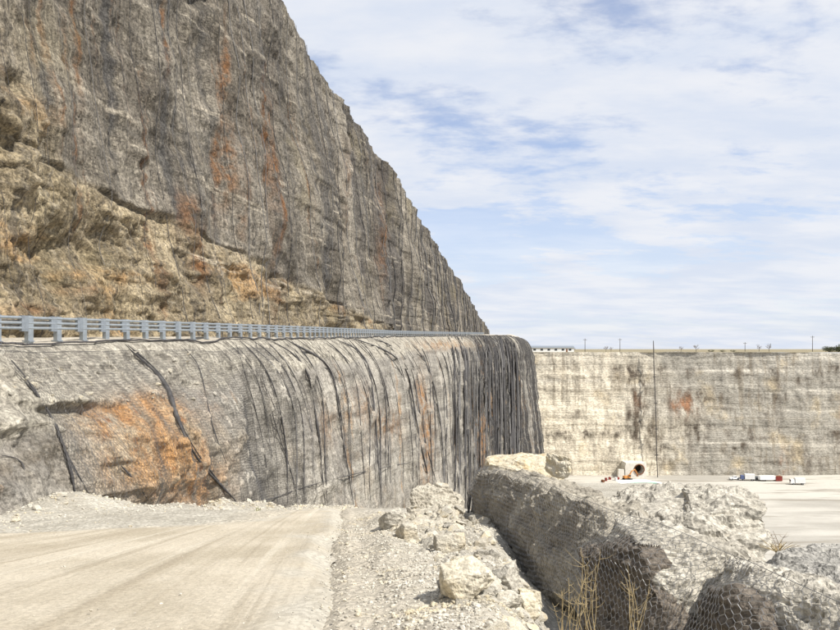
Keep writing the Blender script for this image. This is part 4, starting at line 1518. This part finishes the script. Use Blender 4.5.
# white lime heap, low, with a green pipe on it
u, vv = np.meshgrid(np.linspace(0, 2 * math.pi, 60), np.linspace(0, 1, 16), indexing='ij')
rr = 1 + .22 * fbm(np.cos(u) * 1.5, np.sin(u) * 1.5, 0, 3, 77)
x_, y_, _ = fl(642, 357)
Zh = 1.1 * (1 - vv) ** .7 + .25 * fbm(vv * 5 * np.cos(u), vv * 5 * np.sin(u), 0, 4, 78) * (1 - vv) - .45 * vv
tag(link('lime_heap', grid_mesh('lime_heap', np.stack([x_ + 12.5 * rr * vv * np.cos(u), y_ + 11 * rr * vv * np.sin(u), FLOOR + .2 + Zh], -1)), M_limew), 'low spread of white lime on the quarry floor before the portal', 'lime heap')
x0, y0, _ = fl(627, 351.5)
x1, y1, _ = fl(657, 352.5)
tag(MB().tube(np.stack([np.linspace(x0, x1, 14), np.linspace(y0, y1, 14), FLOOR + .9 + .25 * np.sin(np.linspace(0, 3.1, 14))], -1), .34, 8).build('pipe', M_green, None, True), 'long pale green pipe lying across the white lime', 'pipe')
for k_, (px, mt, cl) in enumerate(((602, M_brown, 'rust brown steel drum lying down farthest along the rubble line from the portal'), (607, M_redp, 'red steel drum beside the rust brown drum on the rubble line'), (612, M_redp, 'red steel drum in the middle of the drum row by the portal'), (616.5, M_white, 'white steel drum between red drums by the portal'), (620, M_redp, 'red steel drum lying closest to the white portal'))):
    x_, y_, _ = fl(px, 360 + k_)
    b = MB().cyl((0, 0, 0), (0, 0, 1.5), .65, 14)
    d = b.build('steel_drum', mt, None)
    for zr in (.02, .5, 1.0, 1.48):
        t_ = np.linspace(0, 2 * math.pi, 15)
        MB().tube(np.stack([.66 * np.cos(t_), .66 * np.sin(t_), 0 * t_ + zr], -1), .05, 5).build('hoop', mt, d, True)
    d.location = (x_, y_ + (k_ * 37 % 5), FLOOR + (.1 if k_ % 2 else .65))
    if k_ % 2 == 0:
        d.rotation_euler = (R(90), 0, k_ * 1.3 + .4)
    tag(d, cl, 'drum')


def truck(px, Y, rz, body, cabm, lab, kind='pickup'):
    x, y, _ = fl(px, Y)
    t = empty('truck' if kind != 'pickup' else 'pickup_truck', (x, y, FLOOR + .1), rz)
    tag(t, lab, 'truck')
    L = 5.4 if kind == 'pickup' else 7.0
    if kind == 'pickup':
        MB().box((0, 0, .85), (L, 1.9, .75), 0, .97).build('body', body, t)
        cb = MB().box((.35, 0, 1.58), (2.0, 1.75, .72), 0, .8).build('cab', cabm, t)
        MB().box((.35, -.83, 1.6), (1.5, .08, .45)).box((.35, .83, 1.6), (1.5, .08, .45)).box((1.27, 0, 1.58), (.1, 1.4, .45)).build('window', M_glass, cb)
    else:
        MB().box((-1.0, 0, 2.1), (4.8, 2.4, 2.5), 0, .98).build('cargo_box', body, t)
        cb = MB().box((2.6, 0, 1.6), (1.9, 2.2, 2.0), 0, .88).build('cab', cabm, t)
        MB().box((3.5, 0, 1.95), (.12, 1.7, .8)).box((2.7, -1.05, 1.95), (1.0, .1, .7)).build('window', M_glass, cb)
        MB().box((0, 0, .75), (L, 1.2, .3)).build('chassis', M_tyre, t)
    for sx in (-.31, .31):
        for sy in (-1, 1):
            wh = MB().cyl((sx * L, sy * .95 - .15, .42), (sx * L, sy * .95 + .15, .42), .44, 14).build('wheel', M_tyre, t)
            MB().cyl((sx * L, sy * 1.11 - .02, .42), (sx * L, sy * 1.11 + .02, .42), .22, 10).build('rim', M_galv, wh)
    for sy in (-.7, .7):
        MB().box((L / 2 - .02, sy, .95 if kind == 'pickup' else .85), (.08, .3, .2)).build('headlight', M_white, t)


truck(734, 366, .2, M_white, M_white, 'white pickup truck parked first along the far wall past the outcrop')
truck(747.5, 364, 2.9, M_white, M_bluep, 'white box truck with blue cab parked below the far wall', 'box')
truck(757, 365, .4, M_tyre, M_galvd, 'dark grey pickup truck parked beside the long white trailer')
x_, y_, _ = fl(767, 363)
tr = empty('trailer', (x_, y_, FLOOR), .05)
tag(tr, 'long low white trailer parked on the quarry floor', 'trailer')
MB().box((0, 0, 1.7), (8.5, 2.4, 1.9), 0, .98).build('body', M_white, tr)
for sx in (-2.6, -1.5):
    for sy in (-1, 1):
        MB().cyl((sx, sy * 1.05 - .14, .45), (sx, sy * 1.05 + .14, .45), .45, 12).build('wheel', M_tyre, tr)
MB().tube([(4.2, 0, .9), (5.6, 0, .8)], .09, 6).build('drawbar', M_tyre, tr)
x_, y_, _ = fl(778, 363)
ct = empty('container', (x_, y_, FLOOR), .1)
tag(ct, 'small dark red steel container below the rust streak of the far wall', 'container')
MB().box((0, 0, 1.3), (3.4, 2.3, 2.4)).build('body', M_redp, ct)
for k_ in range(9):
    MB().box((-1.5 + k_ * .375, -1.18, 1.3), (.14, .07, 2.2)).build('rib', M_redp, ct)
MB().box((0, 0, 2.55), (3.5, 2.4, .08)).build('roof', M_brown, ct)
truck(797.5, 353, 3.0, M_white, M_white, 'white box truck with dark windows standing out on the open quarry floor', 'box')

# ------------------------------------------------------------------ rim of the far wall
# pipe that hangs down the wall and its mast
xt, xb2 = (651 - 420) / F * FARY, (657 - 420) / F * 374
pm = empty('drain_pipe', (xb2, 374, FLOOR))
tag(pm, 'thin dark pipe running down the whole far wall from a mast on its rim', 'pipe')
o0 = np.array(pm.location)
tz = np.linspace(0, 1, 30)
pts = np.stack([xb2 + (xt - xb2) * tz, 373 + (FARY - 4.5 - 373) * tz + .4 * np.sin(tz * 9), FLOOR + (RIM + .5 - FLOOR) * tz], -1)
MB().tube(pts - o0, .24, 8).build('pipe', M_cable, pm, True)
MB().tube([np.array([xt, FARY - 4.5, RIM + .3]) - o0, np.array([xt - .2, FARY - 4.5, RIM + 6.2]) - o0], [.3, .18], 8).build('mast', M_wood, pm)
for tz_ in (.2, .4, .6, .8):
    c_ = pts[int(tz_ * 29)]
    MB().box(c_ - o0, (1.5, 1.2, .35)).build('bracket', M_cable, pm)


def pole(px, h, Y, lab):
    x = (px - 420) / F * Y
    o = empty('utility_pole', (x, Y, RIM - .25))
    tag(o, lab, 'pole', None)
    MB().tube([(0, 0, 0), (0, 0, h)], [.22, .15], 8).build('shaft', M_wood, o)
    MB().box((0, 0, h - .9), (2.6, .16, .2)).build('crossarm', M_wood, o)
    for s in (-1.1, 0.35, 1.1):
        MB().box((s, 0, h - .68), (.12, .12, .25)).build('insulator', M_galvd, o)


pole(585, 9, 470, 'wooden utility pole on the rim near the white building')
pole(620, 9.5, 500, 'wooden utility pole on the rim between bare trees and the dark mast')
pole(745, 7, 520, 'short wooden utility pole on the rim behind small bare trees')
pole(812.5, 11, 480, 'tallest wooden utility pole on the rim beside the rounded bush')

x_ = (551 - 420) / F * 440
wb = empty('building', (x_, 440, RIM - .3))
tag(wb, 'long low white building on the rim behind the dark wall end', 'building')
MB().box((0, 0, 1.4), (27, 9, 2.8)).build('wall', M_white, wb)
rf = MB()
rf.add([(-14, -5, 2.81), (14, -5, 2.81), (14, 5, 2.81), (-14, 5, 2.81), (-14, 0, 4.0), (14, 0, 4.0)], [(0, 1, 5, 4), (2, 3, 4, 5), (0, 3, 2, 1), (0, 4, 3, 3), (1, 2, 5, 5)])
rf.build('roof', M_galvd, wb)
for k_ in range(6):
    MB().box((-11 + k_ * 4.4, -4.52, 1.6), (1.6, .1, 1.1)).build('window', M_glass, wb)
MB().box((9, -4.52, 1.05), (1.0, .1, 2.1)).build('door', M_brown, wb)

M_bark = plain('grey_bark', (.11, .09, .075), .95, 0, .3, 3)
M_twg = plain('bare_twigs', (.20, .165, .135), .95, 0, .3, 2)
M_leaf = plain('dark_shrub_leaves', (.07, .08, .035), .9, 0, .4, 1.2)


def bare_tree(px, Y, h, lab, seed):
    r = random.Random(seed)
    x = (px - 420) / F * Y
    o = empty('bare_tree', (x, Y, RIM - .25))
    tag(o, lab, 'tree')
    tr_ = MB().tube([(0, 0, 0), (.02 * h, 0, h * .3), (-.01 * h, .01 * h, h * .62)], [.035 * h, .026 * h, .015 * h], 7)
    cr = MB()

    def br(p, d, l, rad, lev):
        e = p + d * l
        cr.tube([p, (p + e) / 2 + np.array([0, 0, .03 * l]), e], [rad, rad * .75, rad * .5], 4)
        if lev:
            for k in range(4):
                dd = d + np.array([r.uniform(-.8, .8), r.uniform(-.8, .8), r.uniform(-.1, .6)])
                dd /= np.linalg.norm(dd)
                br(p + d * l * r.uniform(.45, 1), dd, l * r.uniform(.5, .75), rad * .55, lev - 1)
    for k in range(8):
        a = k * 2.4 + r.uniform(-.3, .3)
        d = np.array([math.cos(a), math.sin(a), r.uniform(.5, 1.3)])
        d /= np.linalg.norm(d)
        br(np.array([0, 0, h * (.25 + .045 * k)]), d, h * r.uniform(.22, .34), .012 * h, 3)
    tr_.build('trunk', M_bark, o, True)
    cr.build('crown', M_twg, o, True)


def bush(px, Y, wd_, h, lab, seed, n=1600):
    r = np.random.default_rng(seed)
    x = (px - 420) / F * Y
    o = empty('bush', (x, Y, RIM - .25))
    tag(o, lab, 'bush')
    lobes = [(r.uniform(-.4, .4) * wd_, r.uniform(-.25, .25) * wd_, r.uniform(.3, .62) * h, r.uniform(.3, .45)) for _ in range(9)]
    cen = []
    for k in range(n):
        lx, ly, lz, lr = lobes[r.integers(len(lobes))]
        d = r.normal(size=3)
        d /= np.linalg.norm(d)
        d *= r.uniform(.5, 1.1)
        cen.append((lx + d[0] * lr * wd_ * .6, ly + d[1] * lr * wd_ * .6, max(.05, lz + d[2] * lr * h)))
    cen = np.array(cen)
    a, b = r.normal(size=(n, 3)), r.normal(size=(n, 3))
    a /= np.linalg.norm(a, axis=1, keepdims=True)
    b /= np.linalg.norm(b, axis=1, keepdims=True)
    s = r.uniform(.12, .3, (n, 1)) * h * .3
    v = np.stack([cen - a * s, cen - b * s * .6, cen + a * s, cen + b * s * .6], 1)
    np_q = np.arange(n * 4).reshape(-1, 4)
    link('crown', np_mesh('crown', v.reshape(-1, 3), np_q, False), M_leaf, o)
    t = MB()
    for lx, ly, lz, lr in lobes:
        t.tube([(lx * .2, ly * .2, 0), (lx * .6, ly * .6, lz * .5), (lx, ly, lz)], [.05 * h, .035 * h, .015 * h], 5)
    t.build('trunk', M_bark, o, True)


bare_tree(606, 470, 4.2, 'small bare tree on the rim between the two tall wooden poles', 1)
bare_tree(611, 476, 3.4, 'smallest bare tree in the pair between the two tall poles', 2)
bare_tree(681, 470, 4.0, 'bare tree on the rim just past the dark mast', 3)
bare_tree(696, 480, 5.2, 'taller bare tree on the rim past the dark mast', 4)
bare_tree(759, 500, 5.0, 'bare tree beside the short wooden pole on the rim', 5)
bare_tree(769, 505, 5.6, 'widest bare tree standing apart between short pole and tall pole', 6)
bare_tree(574, 480, 3.0, 'low bare tree beyond the white building on the rim', 7)
bush(711, 440, 3.6, 1.9, 'low dark bush on the rim, first of three past the bare trees', 11, 500)
bush(723, 442, 4.2, 1.7, 'low dark bush on the rim, middle of three past the bare trees', 12, 500)
bush(733, 441, 3.2, 1.6, 'low dark bush on the rim, last of three past the bare trees', 13, 500)
bush(830, 430, 11, 3.8, 'rounded leafy bush on the rim beside the tallest pole', 14, 1800)
bush(846, 428, 13, 5.2, 'largest leafy bush on the rim beyond the tallest pole', 15, 2200)
